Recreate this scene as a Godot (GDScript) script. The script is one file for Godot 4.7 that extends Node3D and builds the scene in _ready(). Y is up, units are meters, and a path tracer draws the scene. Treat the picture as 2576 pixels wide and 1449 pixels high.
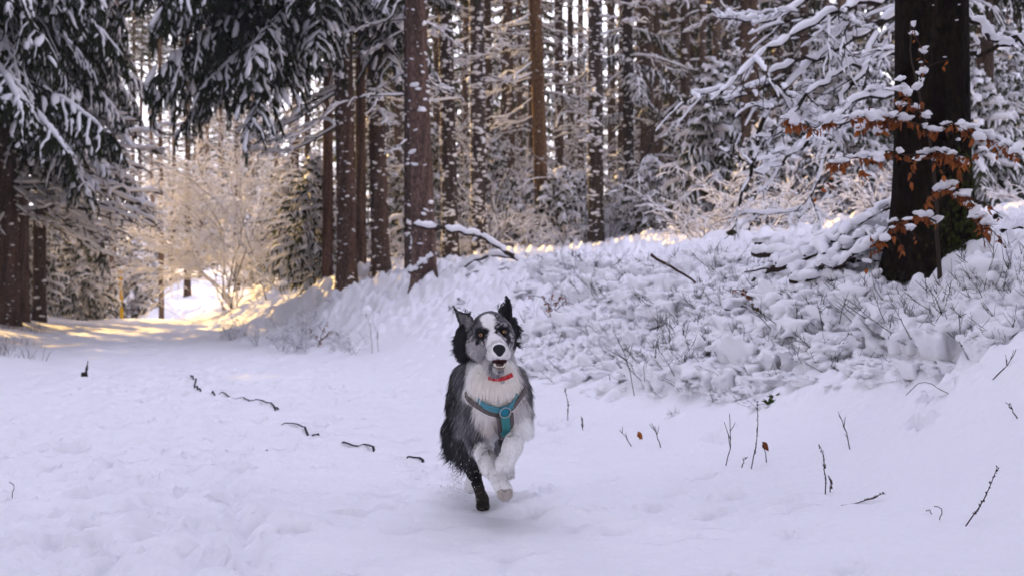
extends Node3D
# A snowy forest track with a collie running towards the camera.
# World: x right, y up, the camera looks along -z; "depth" d below means -z.

const EYE := 0.835
const PXF := 3700.0
const DOG_D := 5.4

var rng := RandomNumberGenerator.new()
var M := {}
var taken := {}
var n1 := FastNoiseLite.new()
var n2 := FastNoiseLite.new()
var n3 := FastNoiseLite.new()


# ---------- mesh builder ----------
class MB:
	var v := PackedVector3Array()
	var n := PackedVector3Array()
	var c := PackedColorArray()
	var ix := PackedInt32Array()

	func tri(a: int, b: int, d: int) -> void:   # counter-clockwise seen from outside
		ix.push_back(a); ix.push_back(d); ix.push_back(b)

	func add(p: Vector3, nn: Vector3, col: Color) -> int:
		v.push_back(p); n.push_back(nn); c.push_back(col)
		return v.size() - 1

	# a tube through points; squash flattens it along y, lift moves it up (for snow lying on a branch)
	func tube(p: PackedVector3Array, r: PackedFloat32Array, sides: int, col: Color, squash := 1.0, lift := 0.0, col2 = null) -> void:
		var m := p.size()
		if m < 2: return
		var base := v.size()
		for i in m:
			var t: Vector3 = (p[mini(i + 1, m - 1)] - p[maxi(i - 1, 0)]).normalized()
			var s := t.cross(Vector3.UP)
			if s.length() < 0.15: s = t.cross(Vector3.RIGHT)
			s = s.normalized()
			var u := s.cross(t).normalized()
			var cc: Color = col if col2 == null else col.lerp(col2, float(i) / (m - 1))
			for k in sides:
				var a := TAU * k / sides
				var o := s * cos(a) + u * sin(a) * squash
				v.push_back(p[i] + o * r[i] + Vector3(0, lift * r[i], 0))
				n.push_back((s * cos(a) * squash + u * sin(a)).normalized())
				c.push_back(cc)
		for i in m - 1:
			for k in sides:
				var k2 := (k + 1) % sides
				var a := base + i * sides + k
				var b := base + i * sides + k2
				tri(a, a + sides, b)
				tri(b, a + sides, b + sides)
		for e: int in [0, m - 1]:
			var t2: Vector3 = (p[0] - p[1]).normalized() if e == 0 else (p[m - 1] - p[m - 2]).normalized()
			var ci := add(p[e] + t2 * r[e] * 0.4 + Vector3(0, lift * r[e], 0), t2, col if (col2 == null or e == 0) else col2)
			for k in sides:
				var a := base + e * sides + k
				var b := base + e * sides + (k + 1) % sides
				if e == 0: tri(a, b, ci)
				else: tri(b, a, ci)

	# thin double-sided blade (needle spray, grass, hair): two triangles that taper to a tip
	func blade(a: Vector3, mid: Vector3, b: Vector3, w: Vector3, nn: Vector3, ca: Color, cb: Color) -> void:
		if w.cross(b - a).dot(nn) < 0.0: w = -w
		var i0 := add(a - w, nn, ca)
		add(a + w, nn, ca)
		add(mid - w * 0.8, nn, ca.lerp(cb, 0.5))
		add(mid + w * 0.8, nn, ca.lerp(cb, 0.5))
		add(b, nn, cb)
		tri(i0, i0 + 1, i0 + 3); tri(i0, i0 + 3, i0 + 2); tri(i0 + 2, i0 + 3, i0 + 4)

	# lumpy ball
	func blob(ctr: Vector3, r: Vector3, b: Basis, col: Color, rough: float, rg: RandomNumberGenerator, rings := 5, segs := 8) -> void:
		var base := v.size()
		var ph := Vector3(rg.randf() * TAU, rg.randf() * TAU, rg.randf() * TAU)
		for i in rings + 1:
			var la := PI * i / rings
			for k in segs:
				var lo := TAU * k / segs
				var d := Vector3(sin(la) * cos(lo), cos(la), sin(la) * sin(lo))
				var q := 1.0 + rough * (sin(d.x * 3.1 + ph.x) * sin(d.y * 2.7 + ph.y) + 0.6 * sin(d.z * 4.3 + ph.z + d.x * 2.0))
				v.push_back(ctr + b * (d * r * q))
				n.push_back((b * (d / r)).normalized())
				c.push_back(col)
		for i in rings:
			for k in segs:
				var k2 := (k + 1) % segs
				var a := base + i * segs + k
				var e := base + i * segs + k2
				tri(a, e, a + segs)
				tri(e, e + segs, a + segs)

	func mesh(mat: Material, into: ArrayMesh = null) -> ArrayMesh:
		var am: ArrayMesh = into if into else ArrayMesh.new()
		if v.size() == 0: return am
		var ar := []
		ar.resize(Mesh.ARRAY_MAX)
		ar[Mesh.ARRAY_VERTEX] = v
		ar[Mesh.ARRAY_NORMAL] = n
		ar[Mesh.ARRAY_COLOR] = c
		ar[Mesh.ARRAY_INDEX] = ix
		am.add_surface_from_arrays(Mesh.PRIMITIVE_TRIANGLES, ar)
		am.surface_set_material(am.get_surface_count() - 1, mat)
		return am


# ---------- scene-tree helpers ----------
func numbered(called: String) -> String:
	var k: int = taken.get(called, 0)
	taken[called] = k + 1
	return called if k == 0 else "%s_%03d" % [called, k]


func tag(o: Node, label: String, category: String, group := "", kind := "") -> void:
	if label: o.set_meta("label", label)
	if category: o.set_meta("category", category)
	if group: o.set_meta("group", group)
	if kind: o.set_meta("kind", kind)


func thing(called: String, at: Vector3, label: String, category: String, group := "", turn := 0.0) -> Node3D:
	var o := Node3D.new()
	o.name = numbered(called)
	add_child(o, true)
	o.position = at
	o.rotation.y = turn
	tag(o, label, category, group)
	return o


func part(called: String, m: Mesh, parent: Node, kind := "") -> MeshInstance3D:
	var o := MeshInstance3D.new()
	o.mesh = m
	var nm := called
	var k := 1
	while parent.has_node(nm):
		nm = "%s_%03d" % [called, k]
		k += 1
	o.name = nm
	parent.add_child(o, true)
	if kind: o.set_meta("kind", kind)
	return o


func struct(called: String, m: Mesh) -> MeshInstance3D:
	var o := MeshInstance3D.new()
	o.mesh = m
	o.name = called
	add_child(o, true)
	o.set_meta("kind", "structure")
	return o


func mat(col: Color, rough := 0.8, vc := true, spec := 0.3) -> StandardMaterial3D:
	var m := StandardMaterial3D.new()
	m.albedo_color = col.linear_to_srgb()
	m.vertex_color_use_as_albedo = vc
	m.roughness = rough
	m.metallic_specular = spec
	return m


func noise_tex(seed_: int, freq: float, size := 512, octaves := 4, kind := FastNoiseLite.TYPE_SIMPLEX_SMOOTH) -> NoiseTexture2D:
	var t := NoiseTexture2D.new()
	var f := FastNoiseLite.new()
	f.seed = seed_
	f.noise_type = kind
	f.frequency = freq
	f.fractal_octaves = octaves
	t.noise = f
	t.width = size
	t.height = size
	t.seamless = true
	t.generate_mipmaps = false
	return t


func ramp_tex(seed_: int, freq: float, cols: Array, offs: Array, size := 512, octaves := 4) -> NoiseTexture2D:
	var t := noise_tex(seed_, freq, size, octaves)
	var g := Gradient.new()
	g.offsets = PackedFloat32Array(offs)
	var pc := PackedColorArray()
	for q in cols: pc.push_back((q as Color).linear_to_srgb())
	g.colors = pc
	t.color_ramp = g
	return t


func tri_map(m: StandardMaterial3D, scale: Vector3, world := false) -> void:
	m.uv1_triplanar = true
	m.uv1_world_triplanar = world
	m.uv1_scale = scale


func materials() -> void:
	M.snow = mat(Color(0.87, 0.865, 0.89), 0.75, false, 0.25)
	M.snow.heightmap_enabled = true
	M.snow.heightmap_texture = noise_tex(5, 0.035, 512, 5)
	M.snow.heightmap_scale = 0.7
	tri_map(M.snow, Vector3(1.1, 1.1, 1.1), true)
	M.snowlump = mat(Color(0.87, 0.865, 0.89), 0.75, false, 0.25)
	M.snowlump.backlight_enabled = true
	M.snowlump.backlight = Color(0.45, 0.44, 0.43)
	M.needles = mat(Color(1, 1, 1), 0.65, true, 0.25)
	M.needles.backlight_enabled = true
	M.needles.backlight = Color(0.9, 0.86, 0.4)
	M.bark = mat(Color(1, 1, 1), 0.95, true, 0.15)
	M.bark.albedo_texture = ramp_tex(11, 0.018, [Color(0.45, 0.42, 0.42), Color(0.8, 0.75, 0.72), Color(1.0, 0.95, 0.9)], [0.3, 0.5, 0.75], 512, 5)
	M.bark.heightmap_enabled = true
	M.bark.heightmap_texture = noise_tex(12, 0.03, 512, 5)
	M.bark.heightmap_scale = 3.0
	tri_map(M.bark, Vector3(2.2, 1.1, 2.2))
	M.darkbark = mat(Color(1, 1, 1), 0.95, true, 0.12)
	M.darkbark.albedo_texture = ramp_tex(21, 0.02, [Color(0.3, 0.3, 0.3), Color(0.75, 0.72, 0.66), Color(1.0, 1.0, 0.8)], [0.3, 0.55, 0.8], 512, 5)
	M.darkbark.heightmap_enabled = true
	M.darkbark.heightmap_texture = noise_tex(22, 0.02, 512, 5, FastNoiseLite.TYPE_CELLULAR)
	M.darkbark.heightmap_scale = 4.0
	tri_map(M.darkbark, Vector3(3.0, 1.2, 3.0))
	M.twig = mat(Color(1, 1, 1), 0.9, true, 0.15)
	M.leaf = mat(Color(1, 1, 1), 0.7, true, 0.3)
	M.leaf.backlight_enabled = true
	M.leaf.backlight = Color(0.7, 0.6, 0.45)
	M.coat = mat(Color(1, 1, 1), 0.8, true, 0.2)
	M.fur = mat(Color(1, 1, 1), 0.6, true, 0.3)
	M.wet = mat(Color(0.008, 0.008, 0.01), 0.5, false, 0.35)
	M.plastic = mat(Color(0.42, 0.42, 0.41), 0.4, false, 0.4)
	M.eye = mat(Color(1, 1, 1), 0.12, true, 0.6)
	M.cloth = mat(Color(1, 1, 1), 0.85, true, 0.25)
	M.metal = mat(Color(0.75, 0.76, 0.78), 0.3, false, 0.5)
	M.metal.metallic = 1.0
	M.tooth = mat(Color(0.75, 0.7, 0.6), 0.35, false, 0.4)
	M.gum = mat(Color(0.16, 0.045, 0.04), 0.4, false, 0.5)
	M.strap = mat(Color(0.045, 0.043, 0.047), 0.8, false, 0.3)


# a point of the photograph's 2576-pixel frame at a depth, as a place in the world
func at(px: float, py: float, d: float) -> Vector3:
	return Vector3((px - 1288.0) * d / PXF, EYE - (py - 724.5) * d / PXF, -d)


func xat(px: float, d: float) -> float:
	return (px - 1288.0) * d / PXF


func interp(tab: Array, q: float) -> float:
	if q <= tab[0][0]: return tab[0][1]
	for i in range(1, tab.size()):
		if q <= tab[i][0]:
			var a: Array = tab[i - 1]
			var b: Array = tab[i]
			return lerpf(a[1], b[1], (q - a[0]) / (b[0] - a[0]))
	return tab[-1][1]


# ---------- smooth implicit shapes, meshed as surface nets ----------
class Field:
	var lo: Vector3
	var cell: float
	var nx: int
	var ny: int
	var nz: int
	var f := PackedFloat32Array()

	func _init(a: Vector3, b: Vector3, cs: float) -> void:
		lo = a; cell = cs
		nx = int((b.x - a.x) / cs) + 2
		ny = int((b.y - a.y) / cs) + 2
		nz = int((b.z - a.z) / cs) + 2
		f.resize(nx * ny * nz)
		f.fill(10.0)

	func capsule(a: Vector3, b: Vector3, ra: float, rb: float, k: float, cut := false) -> void:
		var rm := maxf(ra, rb) + k + cell * 2.0
		var p0 := (Vector3(minf(a.x, b.x) - rm, minf(a.y, b.y) - rm, minf(a.z, b.z) - rm) - lo) / cell
		var p1 := (Vector3(maxf(a.x, b.x) + rm, maxf(a.y, b.y) + rm, maxf(a.z, b.z) + rm) - lo) / cell
		var ab := b - a
		var l2 := maxf(ab.length_squared(), 1e-9)
		for z in range(maxi(0, int(p0.z)), mini(nz, int(p1.z) + 1)):
			for y in range(maxi(0, int(p0.y)), mini(ny, int(p1.y) + 1)):
				var row := (z * ny + y) * nx
				for x in range(maxi(0, int(p0.x)), mini(nx, int(p1.x) + 1)):
					var p := lo + Vector3(x, y, z) * cell
					var t := clampf((p - a).dot(ab) / l2, 0.0, 1.0)
					var d := p.distance_to(a + ab * t) - lerpf(ra, rb, t)
					mix(row + x, d, k, cut)

	func mix(i: int, d: float, k: float, cut: bool) -> void:
		var g := f[i]
		if cut:
			d = -d
			var h2 := maxf(k - absf(d - g), 0.0) / k
			f[i] = maxf(d, g) + h2 * h2 * k * 0.25
		else:
			var h := maxf(k - absf(d - g), 0.0) / k
			f[i] = minf(d, g) - h * h * k * 0.25

	func ball(ctr: Vector3, r: Vector3, bs: Basis, k: float, cut := false) -> void:
		var rm := maxf(r.x, maxf(r.y, r.z)) + k + cell * 2.0
		var p0 := (ctr - Vector3.ONE * rm - lo) / cell
		var p1 := (ctr + Vector3.ONE * rm - lo) / cell
		var inv := bs.transposed()
		var ms := minf(r.x, minf(r.y, r.z))
		for z in range(maxi(0, int(p0.z)), mini(nz, int(p1.z) + 1)):
			for y in range(maxi(0, int(p0.y)), mini(ny, int(p1.y) + 1)):
				var row := (z * ny + y) * nx
				for x in range(maxi(0, int(p0.x)), mini(nx, int(p1.x) + 1)):
					var q := inv * (lo + Vector3(x, y, z) * cell - ctr) / r
					var l := q.length()
					var d := (l - 1.0) * ms if l < 1e-4 else l * (l - 1.0) / (q / r).length()
					mix(row + x, d, k, cut)

	func value(p: Vector3) -> float:
		var q := (p - lo) / cell
		var x := clampi(int(q.x), 0, nx - 2)
		var y := clampi(int(q.y), 0, ny - 2)
		var z := clampi(int(q.z), 0, nz - 2)
		var fx := clampf(q.x - x, 0, 1)
		var fy := clampf(q.y - y, 0, 1)
		var fz := clampf(q.z - z, 0, 1)
		var i := (z * ny + y) * nx + x
		var s := nx * ny
		return lerpf(lerpf(lerpf(f[i], f[i + 1], fx), lerpf(f[i + nx], f[i + nx + 1], fx), fy),
			lerpf(lerpf(f[i + s], f[i + s + 1], fx), lerpf(f[i + s + nx], f[i + s + nx + 1], fx), fy), fz)

	func grad(p: Vector3) -> Vector3:
		var e := cell
		return Vector3(value(p + Vector3(e, 0, 0)) - value(p - Vector3(e, 0, 0)), value(p + Vector3(0, e, 0)) - value(p - Vector3(0, e, 0)), value(p + Vector3(0, 0, e)) - value(p - Vector3(0, 0, e))).normalized()

	# first point of the surface met from p along dir
	func hit(p: Vector3, dir: Vector3, most: float) -> Vector3:
		var t := 0.0
		while t < most:
			var d := value(p + dir * t)
			if d < 0.001: break
			t += clampf(d * 0.7, 0.001, 0.03)
		return p + dir * t

	func net(mb: MB, col: Color) -> void:
		var s := nx * ny
		var off := [0, 1, nx, nx + 1, s, s + 1, s + nx, s + nx + 1]
		var idx := PackedInt32Array()
		idx.resize(f.size())
		idx.fill(-1)
		var lim := cell * 2.0
		for z in nz - 1:
			for y in ny - 1:
				var row := (z * ny + y) * nx
				for x in nx - 1:
					var i := row + x
					var g := f[i]
					if g > lim or g < -lim: continue
					var vals := [g, f[i + 1], f[i + nx], f[i + nx + 1], f[i + s], f[i + s + 1], f[i + s + nx], f[i + s + nx + 1]]
					var neg := 0
					for q in vals:
						if q < 0.0: neg += 1
					if neg == 0 or neg == 8: continue
					var sum := Vector3.ZERO
					var cnt := 0
					for e in EDGES:
						var a: float = vals[e[0]]
						var b: float = vals[e[1]]
						if (a < 0.0) != (b < 0.0):
							var t := a / (a - b)
							var pa := Vector3(e[0] & 1, (e[0] >> 1) & 1, e[0] >> 2)
							var pb := Vector3(e[1] & 1, (e[1] >> 1) & 1, e[1] >> 2)
							sum += pa.lerp(pb, t)
							cnt += 1
					var p := lo + (Vector3(x, y, z) + sum / cnt) * cell
					idx[i] = mb.add(p, grad(p), col)
		for z in range(1, nz - 1):
			for y in range(1, ny - 1):
				var row := (z * ny + y) * nx
				for x in range(1, nx - 1):
					var i := row + x
					var g := f[i]
					if absf(g) > lim: continue
					for ax in 3:
						var st: int = [1, nx, s][ax]
						var h := f[i + st]
						if (g < 0.0) == (h < 0.0): continue
						var u: int = [nx, s, 1][ax]
						var w: int = [s, 1, nx][ax]
						var a := idx[i]
						var b := idx[i - u]
						var c2 := idx[i - u - w]
						var d := idx[i - w]
						if a < 0 or b < 0 or c2 < 0 or d < 0: continue
						if g < 0.0:
							mb.tri(a, b, c2); mb.tri(a, c2, d)
						else:
							mb.tri(a, c2, b); mb.tri(a, d, c2)

	const EDGES := [[0, 1], [2, 3], [4, 5], [6, 7], [0, 2], [1, 3], [4, 6], [5, 7], [0, 4], [1, 5], [2, 6], [3, 7]]



# ---------- the ground: a snowed-in track, a bank on its right and the forest floor ----------
const TOE := [[0.0, 3.6], [4.0, 2.1], [5.77, 1.42], [6.64, 1.1], [7.6, 0.85], [9.5, 0.16], [13.1, -0.67], [18.1, -2.1], [24.6, -4.7], [32.0, -6.6], [38.0, -7.9], [45.0, -11.5], [60.0, -20.0], [120.0, -55.0]]
const VERGE := [[0.0, -4.0], [10.0, -4.3], [14.0, -4.7], [18.0, -6.0], [22.0, -7.6], [29.0, -9.4], [38.0, -11.0], [45.0, -15.0], [60.0, -24.0], [120.0, -60.0]]
var toe_tab := PackedFloat32Array()
var verge_tab := PackedFloat32Array()
var dents := []
var dent_map := {}
var ng := FastNoiseLite.new()
var nl := FastNoiseLite.new()
var nh := FastNoiseLite.new()


func tab_at(t: PackedFloat32Array, d: float) -> float:
	var q := clampf(d, 0.0, 119.0) * 4.0
	var i := int(q)
	return lerpf(t[i], t[i + 1], q - i)


# the broad shape of the land, without snow lumps
func land(x: float, z: float) -> float:
	var d := -z
	if d < 0.0: d = 0.0
	var s := (x - tab_at(toe_tab, d)) * 0.93
	var v := (tab_at(verge_tab, d) - x) * 0.93
	var h := 0.0
	if s > -0.6:
		h += 1.0 * smoothstep(-0.25, 2.3, s) + 0.12 * minf(maxf(s - 1.6, 0.0), 26.0) + 0.04 * smoothstep(-0.6, 0.0, s)
	if v > -0.5:
		h += 0.22 * smoothstep(-0.4, 1.6, v) + 0.03 * minf(maxf(v, 0.0), 20.0)
	if d > 38.5:
		h -= 0.9 * smoothstep(38.5, 47.0, d) * (1.0 - smoothstep(2.0, 9.0, s))
	return h


func snow(x: float, z: float) -> float:
	var d := -z
	if d < 0.0: d = 0.0
	var h := land(x, z)
	var s := x - tab_at(toe_tab, d)
	var v := tab_at(verge_tab, d) - x
	var off := maxf(smoothstep(-0.15, 0.5, s), smoothstep(-0.2, 0.8, v))
	h += ng.get_noise_2d(x, z) * 0.035
	# the track: trodden snow, rough on the left, smoother to the right
	var tread := 1.0 - off
	if tread > 0.0:
		var left := smoothstep(0.6, -1.6, x + d * 0.09)
		var r := nl.get_noise_2d(x * 3.0, z * 3.0)
		h += tread * (r * (0.024 + 0.018 * left) + nh.get_noise_2d(x * 9.0, z * 9.0) * (0.006 + 0.02 * left) - 0.02 * maxf(0.0, nl.get_noise_2d(x * 1.3 + 40.0, z * 1.3) - 0.15) * left)
	# the bank: snow over cut branches, tussocks and dwarf shrubs; the toe and the near right stay smooth
	if off > 0.0 and s > -0.2:
		var rough := smoothstep(0.25, 1.1, s) * clampf((d - 4.6) / 3.0, 0.15, 1.0)
		var a := nl.get_noise_2d(x * 1.1, z * 1.1)
		var b := nl.get_noise_2d(x * 3.4 + 9.0, z * 3.4)
		h += rough * (0.16 * nl.get_noise_2d(x * 0.45 + 70.0, z * 0.45) + 0.11 * a + (0.075 + 0.04 * smoothstep(8.0, 12.0, d)) * (absf(b) * 2.0 - 0.5) + 0.045 * nh.get_noise_2d(x * 4.0, z * 4.0))
	elif v > 0.0:
		h += 0.05 * nl.get_noise_2d(x * 2.0, z * 2.0) * off
	var cut := 0.0
	var rim := 0.0
	for q in dent_map.get(Vector2i(int(floor(x * 2.0)), int(floor(z * 2.0))), []):
		var dn: Array = dents[q]
		var u := Vector2(x - dn[0], z - dn[1]).rotated(-dn[5])
		var e := sqrt(u.x * u.x / (dn[2] * dn[2]) + u.y * u.y / (dn[3] * dn[3]))
		if e < 1.7:
			cut = maxf(cut, dn[4] * (1.0 - smoothstep(0.4, 1.0, e)))
			rim = maxf(rim, dn[4] * 0.25 * smoothstep(0.8, 1.1, e) * (1.0 - smoothstep(1.1, 1.7, e)))
	return h - cut + maxf(rim - cut, 0.0)


func dent(x: float, z: float, rx: float, rz: float, depth: float, turn: float) -> void:
	var k := dents.size()
	dents.append([x, z, rx, rz, depth, turn])
	var m := maxf(rx, rz) * 1.75
	for i in range(int(floor((x - m) * 2.0)), int(floor((x + m) * 2.0)) + 1):
		for j in range(int(floor((z - m) * 2.0)), int(floor((z + m) * 2.0)) + 1):
			var key := Vector2i(i, j)
			if not dent_map.has(key): dent_map[key] = []
			dent_map[key].append(k)


func groove(pts: Array, w: float, depth: float) -> void:
	for i in pts.size() - 1:
		var a: Vector2 = pts[i]
		var b: Vector2 = pts[i + 1]
		var l := a.distance_to(b)
		var m := int(ceil(l / (w * 0.6)))
		for k in m:
			var p := a.lerp(b, (k + 0.5) / m)
			dent(p.x, p.y, w * 1.6, w, depth, (b - a).angle())


func g2(px: float, py: float) -> Vector2:    # a pixel on the flat track -> x, z
	var d := PXF * EYE / (py - 724.5)
	return Vector2(xat(px, d), -d)


func make_ground() -> void:
	ng.seed = 4; ng.frequency = 0.11; ng.fractal_octaves = 3
	nl.seed = 31; nl.frequency = 0.9; nl.fractal_octaves = 3
	nh.seed = 52; nh.frequency = 1.3; nh.fractal_octaves = 3
	for i in 481:
		var d := i * 0.25
		var a := 0.0
		var b := 0.0
		for k in 5:
			a += interp(TOE, d + (k - 2) * 0.8) / 5.0
			b += interp(VERGE, d + (k - 2) * 1.0) / 5.0
		toe_tab.push_back(a + 0.12 * sin(d * 1.9) + 0.06 * sin(d * 4.7))
		verge_tab.push_back(b + 0.15 * sin(d * 1.3))
	rng.seed = 404
	# trodden footprints, thickest on the left of the track
	for i in 620:
		var d := rng.randf_range(4.1, 15.0)
		var x := rng.randf_range(-2.9, -0.9) * (0.35 + d * 0.085) - 0.1
		if i % 4 == 0: x = rng.randf_range(-1.4, 1.1)
		dent(x, -d, rng.randf_range(0.03, 0.085), rng.randf_range(0.05, 0.13), rng.randf_range(0.02, 0.07), rng.randf() * 0.8 - 0.4)
	for q in [[900, 1290], [1000, 1240], [1080, 1330], [1010, 1340], [760, 1330], [1290, 1400], [1120, 1400], [1430, 1330], [1490, 1310], [1560, 1330], [1640, 1240], [1760, 1290], [1830, 1250], [1660, 1360], [1800, 1330], [1960, 1290], [2050, 1360], [1520, 1200], [1420, 1160], [160, 1200], [210, 1155], [330, 1190], [260, 1230], [130, 1260], [390, 1080], [520, 1060]]:
		var p := g2(q[0], q[1])
		dent(p.x, p.y, rng.randf_range(0.05, 0.08), rng.randf_range(0.08, 0.13), rng.randf_range(0.03, 0.06), rng.randf() * 1.5)
	# hollows in the bank's snow, and the dog's own prints behind it
	for i in 90:
		var d := rng.randf_range(5.5, 17.0)
		var x := tab_at(toe_tab, d) + rng.randf_range(0.5, 3.2)
		dent(x, -d, rng.randf_range(0.05, 0.13), rng.randf_range(0.05, 0.12), rng.randf_range(0.05, 0.14), rng.randf() * 3.0)
	for i in 44:
		var u := i / 44.0
		var p := g2(1205, 1262).lerp(g2(760, 905), u) + Vector2(rng.randfn() * 0.09, rng.randfn() * 0.1)
		dent(p.x, p.y, rng.randf_range(0.035, 0.05), rng.randf_range(0.05, 0.08), rng.randf_range(0.03, 0.06), rng.randf() * 0.6)
	for i in 46:
		var p := g2(rng.randf_range(40, 620), rng.randf_range(980, 1440))
		dent(p.x, p.y, 0.06, 0.14, rng.randf_range(0.04, 0.09), rng.randf_range(-0.3, 0.5))
	groove([g2(585, 1215), g2(600, 1290), g2(615, 1350), g2(632, 1460), g2(640, 1520)], 0.045, 0.04)
	groove([g2(500, 1050), g2(540, 1130), g2(590, 1215)], 0.03, 0.012)
	groove([g2(470, 1460), g2(455, 1380), g2(520, 1330)], 0.03, 0.012)
	dent(dog_at.x + 0.06, -5.45, 0.16, 0.11, 0.02, 0.3)
	# one grid, fine close by and coarse far off; its cells go to the track, the bank or the forest floor
	var xs := PackedFloat32Array()
	var x := -150.0
	while x < 150.0:
		xs.push_back(x)
		var e := maxf(-3.4 - x, x - 4.6)
		x += 0.032 if e <= 0.0 else clampf(0.032 + e * 0.045, 0.032, 9.0)
	var zs := PackedFloat32Array()
	var d := -10.0
	while d < 300.0:
		zs.push_back(-d)
		if d < 3.6: d += clampf((3.7 - d) * 0.2, 0.04, 2.0)
		elif d < 12.0: d += 0.033
		else: d += 0.033 + (d - 12.0) * 0.0085
	var nx := xs.size()
	var nz := zs.size()
	var hs := PackedFloat32Array()
	hs.resize(nx * nz)
	for j in nz:
		for i in nx: hs[j * nx + i] = snow(xs[i], zs[j])
	var mbs := {"path": MB.new(), "bank": MB.new(), "forest_floor": MB.new()}
	var maps := {}
	for k in mbs:
		var pk := PackedInt32Array()
		pk.resize(nx * nz)
		pk.fill(-1)
		maps[k] = pk
	for j in nz - 1:
		var dd := maxf(-zs[j], 0.0)
		var toe := tab_at(toe_tab, dd)
		var ver := tab_at(verge_tab, dd)
		for i in nx - 1:
			var key := "path"
			if dd > 48.0: key = "forest_floor"
			elif xs[i] > toe + 0.1: key = "bank" if xs[i] < toe + 5.0 else "forest_floor"
			elif xs[i] < ver: key = "forest_floor"
			var mb: MB = mbs[key]
			var mp: PackedInt32Array = maps[key]
			var id := [0, 0, 0, 0]
			for q in 4:
				var ii := i + (q & 1)
				var jj := j + (q >> 1)
				var at_ := jj * nx + ii
				if mp[at_] < 0:
					var i0 := maxi(ii - 1, 0)
					var i1 := mini(ii + 1, nx - 1)
					var j0 := maxi(jj - 1, 0)
					var j1 := mini(jj + 1, nz - 1)
					var gx := (hs[jj * nx + i1] - hs[jj * nx + i0]) / (xs[i1] - xs[i0])
					var gz := (hs[j1 * nx + ii] - hs[j0 * nx + ii]) / (zs[j1] - zs[j0])
					mp[at_] = mb.add(Vector3(xs[ii], hs[at_], zs[jj]), Vector3(-gx, 1, -gz).normalized(), Color.WHITE)
				id[q] = mp[at_]
			mb.tri(id[0], id[1], id[3])
			mb.tri(id[0], id[3], id[2])
			maps[key] = mp
	for k in mbs:
		struct(k, (mbs[k] as MB).mesh(M.snow))
	print("ground ", nx, " x ", nz)


# ---------- trees ----------
var boughs := []          # [needles mesh, snow mesh]
var dead := []            # [wood mesh, snow mesh]
var crowns := []          # far spruces: [wood, needles, snow]
var youngs := []          # young spruces
var tangles := []         # leafless undergrowth
const FLECK := Color(1, 1, 1)


# where the line of sight through a pixel of the photograph meets the land
func ground_at(px: float, py: float) -> Vector3:
	var d := 3.6
	while d < 120.0:
		var p := at(px, py, d)
		if snow(p.x, p.z) >= p.y: return Vector3(p.x, snow(p.x, p.z), p.z)
		d += 0.02 + d * 0.001
	return at(px, py, 120.0)


func on_land(px: float, d: float, sink := 0.06) -> Vector3:
	var x := xat(px, d)
	return Vector3(x, land(x, -d) - sink, -d)


# snow lying along a branch, broken into pieces
func snow_on(sn: MB, pts: PackedVector3Array, rads: PackedFloat32Array, extra: float, cover: float, rg: RandomNumberGenerator, sides := 6) -> void:
	var m := pts.size()
	var i := 0
	while i < m - 1:
		var run := rg.randi_range(2, 5)
		if rg.randf() < cover:
			var pp := PackedVector3Array()
			var rr := PackedFloat32Array()
			var j1 := mini(i + run, m - 1)
			var steep: float = absf((pts[j1] - pts[i]).normalized().y)
			var thick := extra * clampf(1.25 - steep * 1.1, 0.2, 1.0)
			for j in range(i, j1 + 1):
				pp.push_back(pts[j])
				var e := 0.45 if (j == i or j == j1) else 1.0
				rr.push_back((rads[j] * 0.9 + thick * rg.randf_range(0.65, 1.3)) * e)
				if j < j1:
					pp.push_back(pts[j].lerp(pts[j + 1], 0.5) + Vector3(0, rg.randf_range(-0.1, 0.25) * thick, 0))
					rr.push_back(rads[j] * 0.9 + thick * rg.randf_range(0.75, 1.35))
			sn.tube(pp, rr, sides, FLECK, 0.72, 0.55)
			i = j1
		else:
			i += run
		if rg.randf() < 0.25: i += 1


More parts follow.
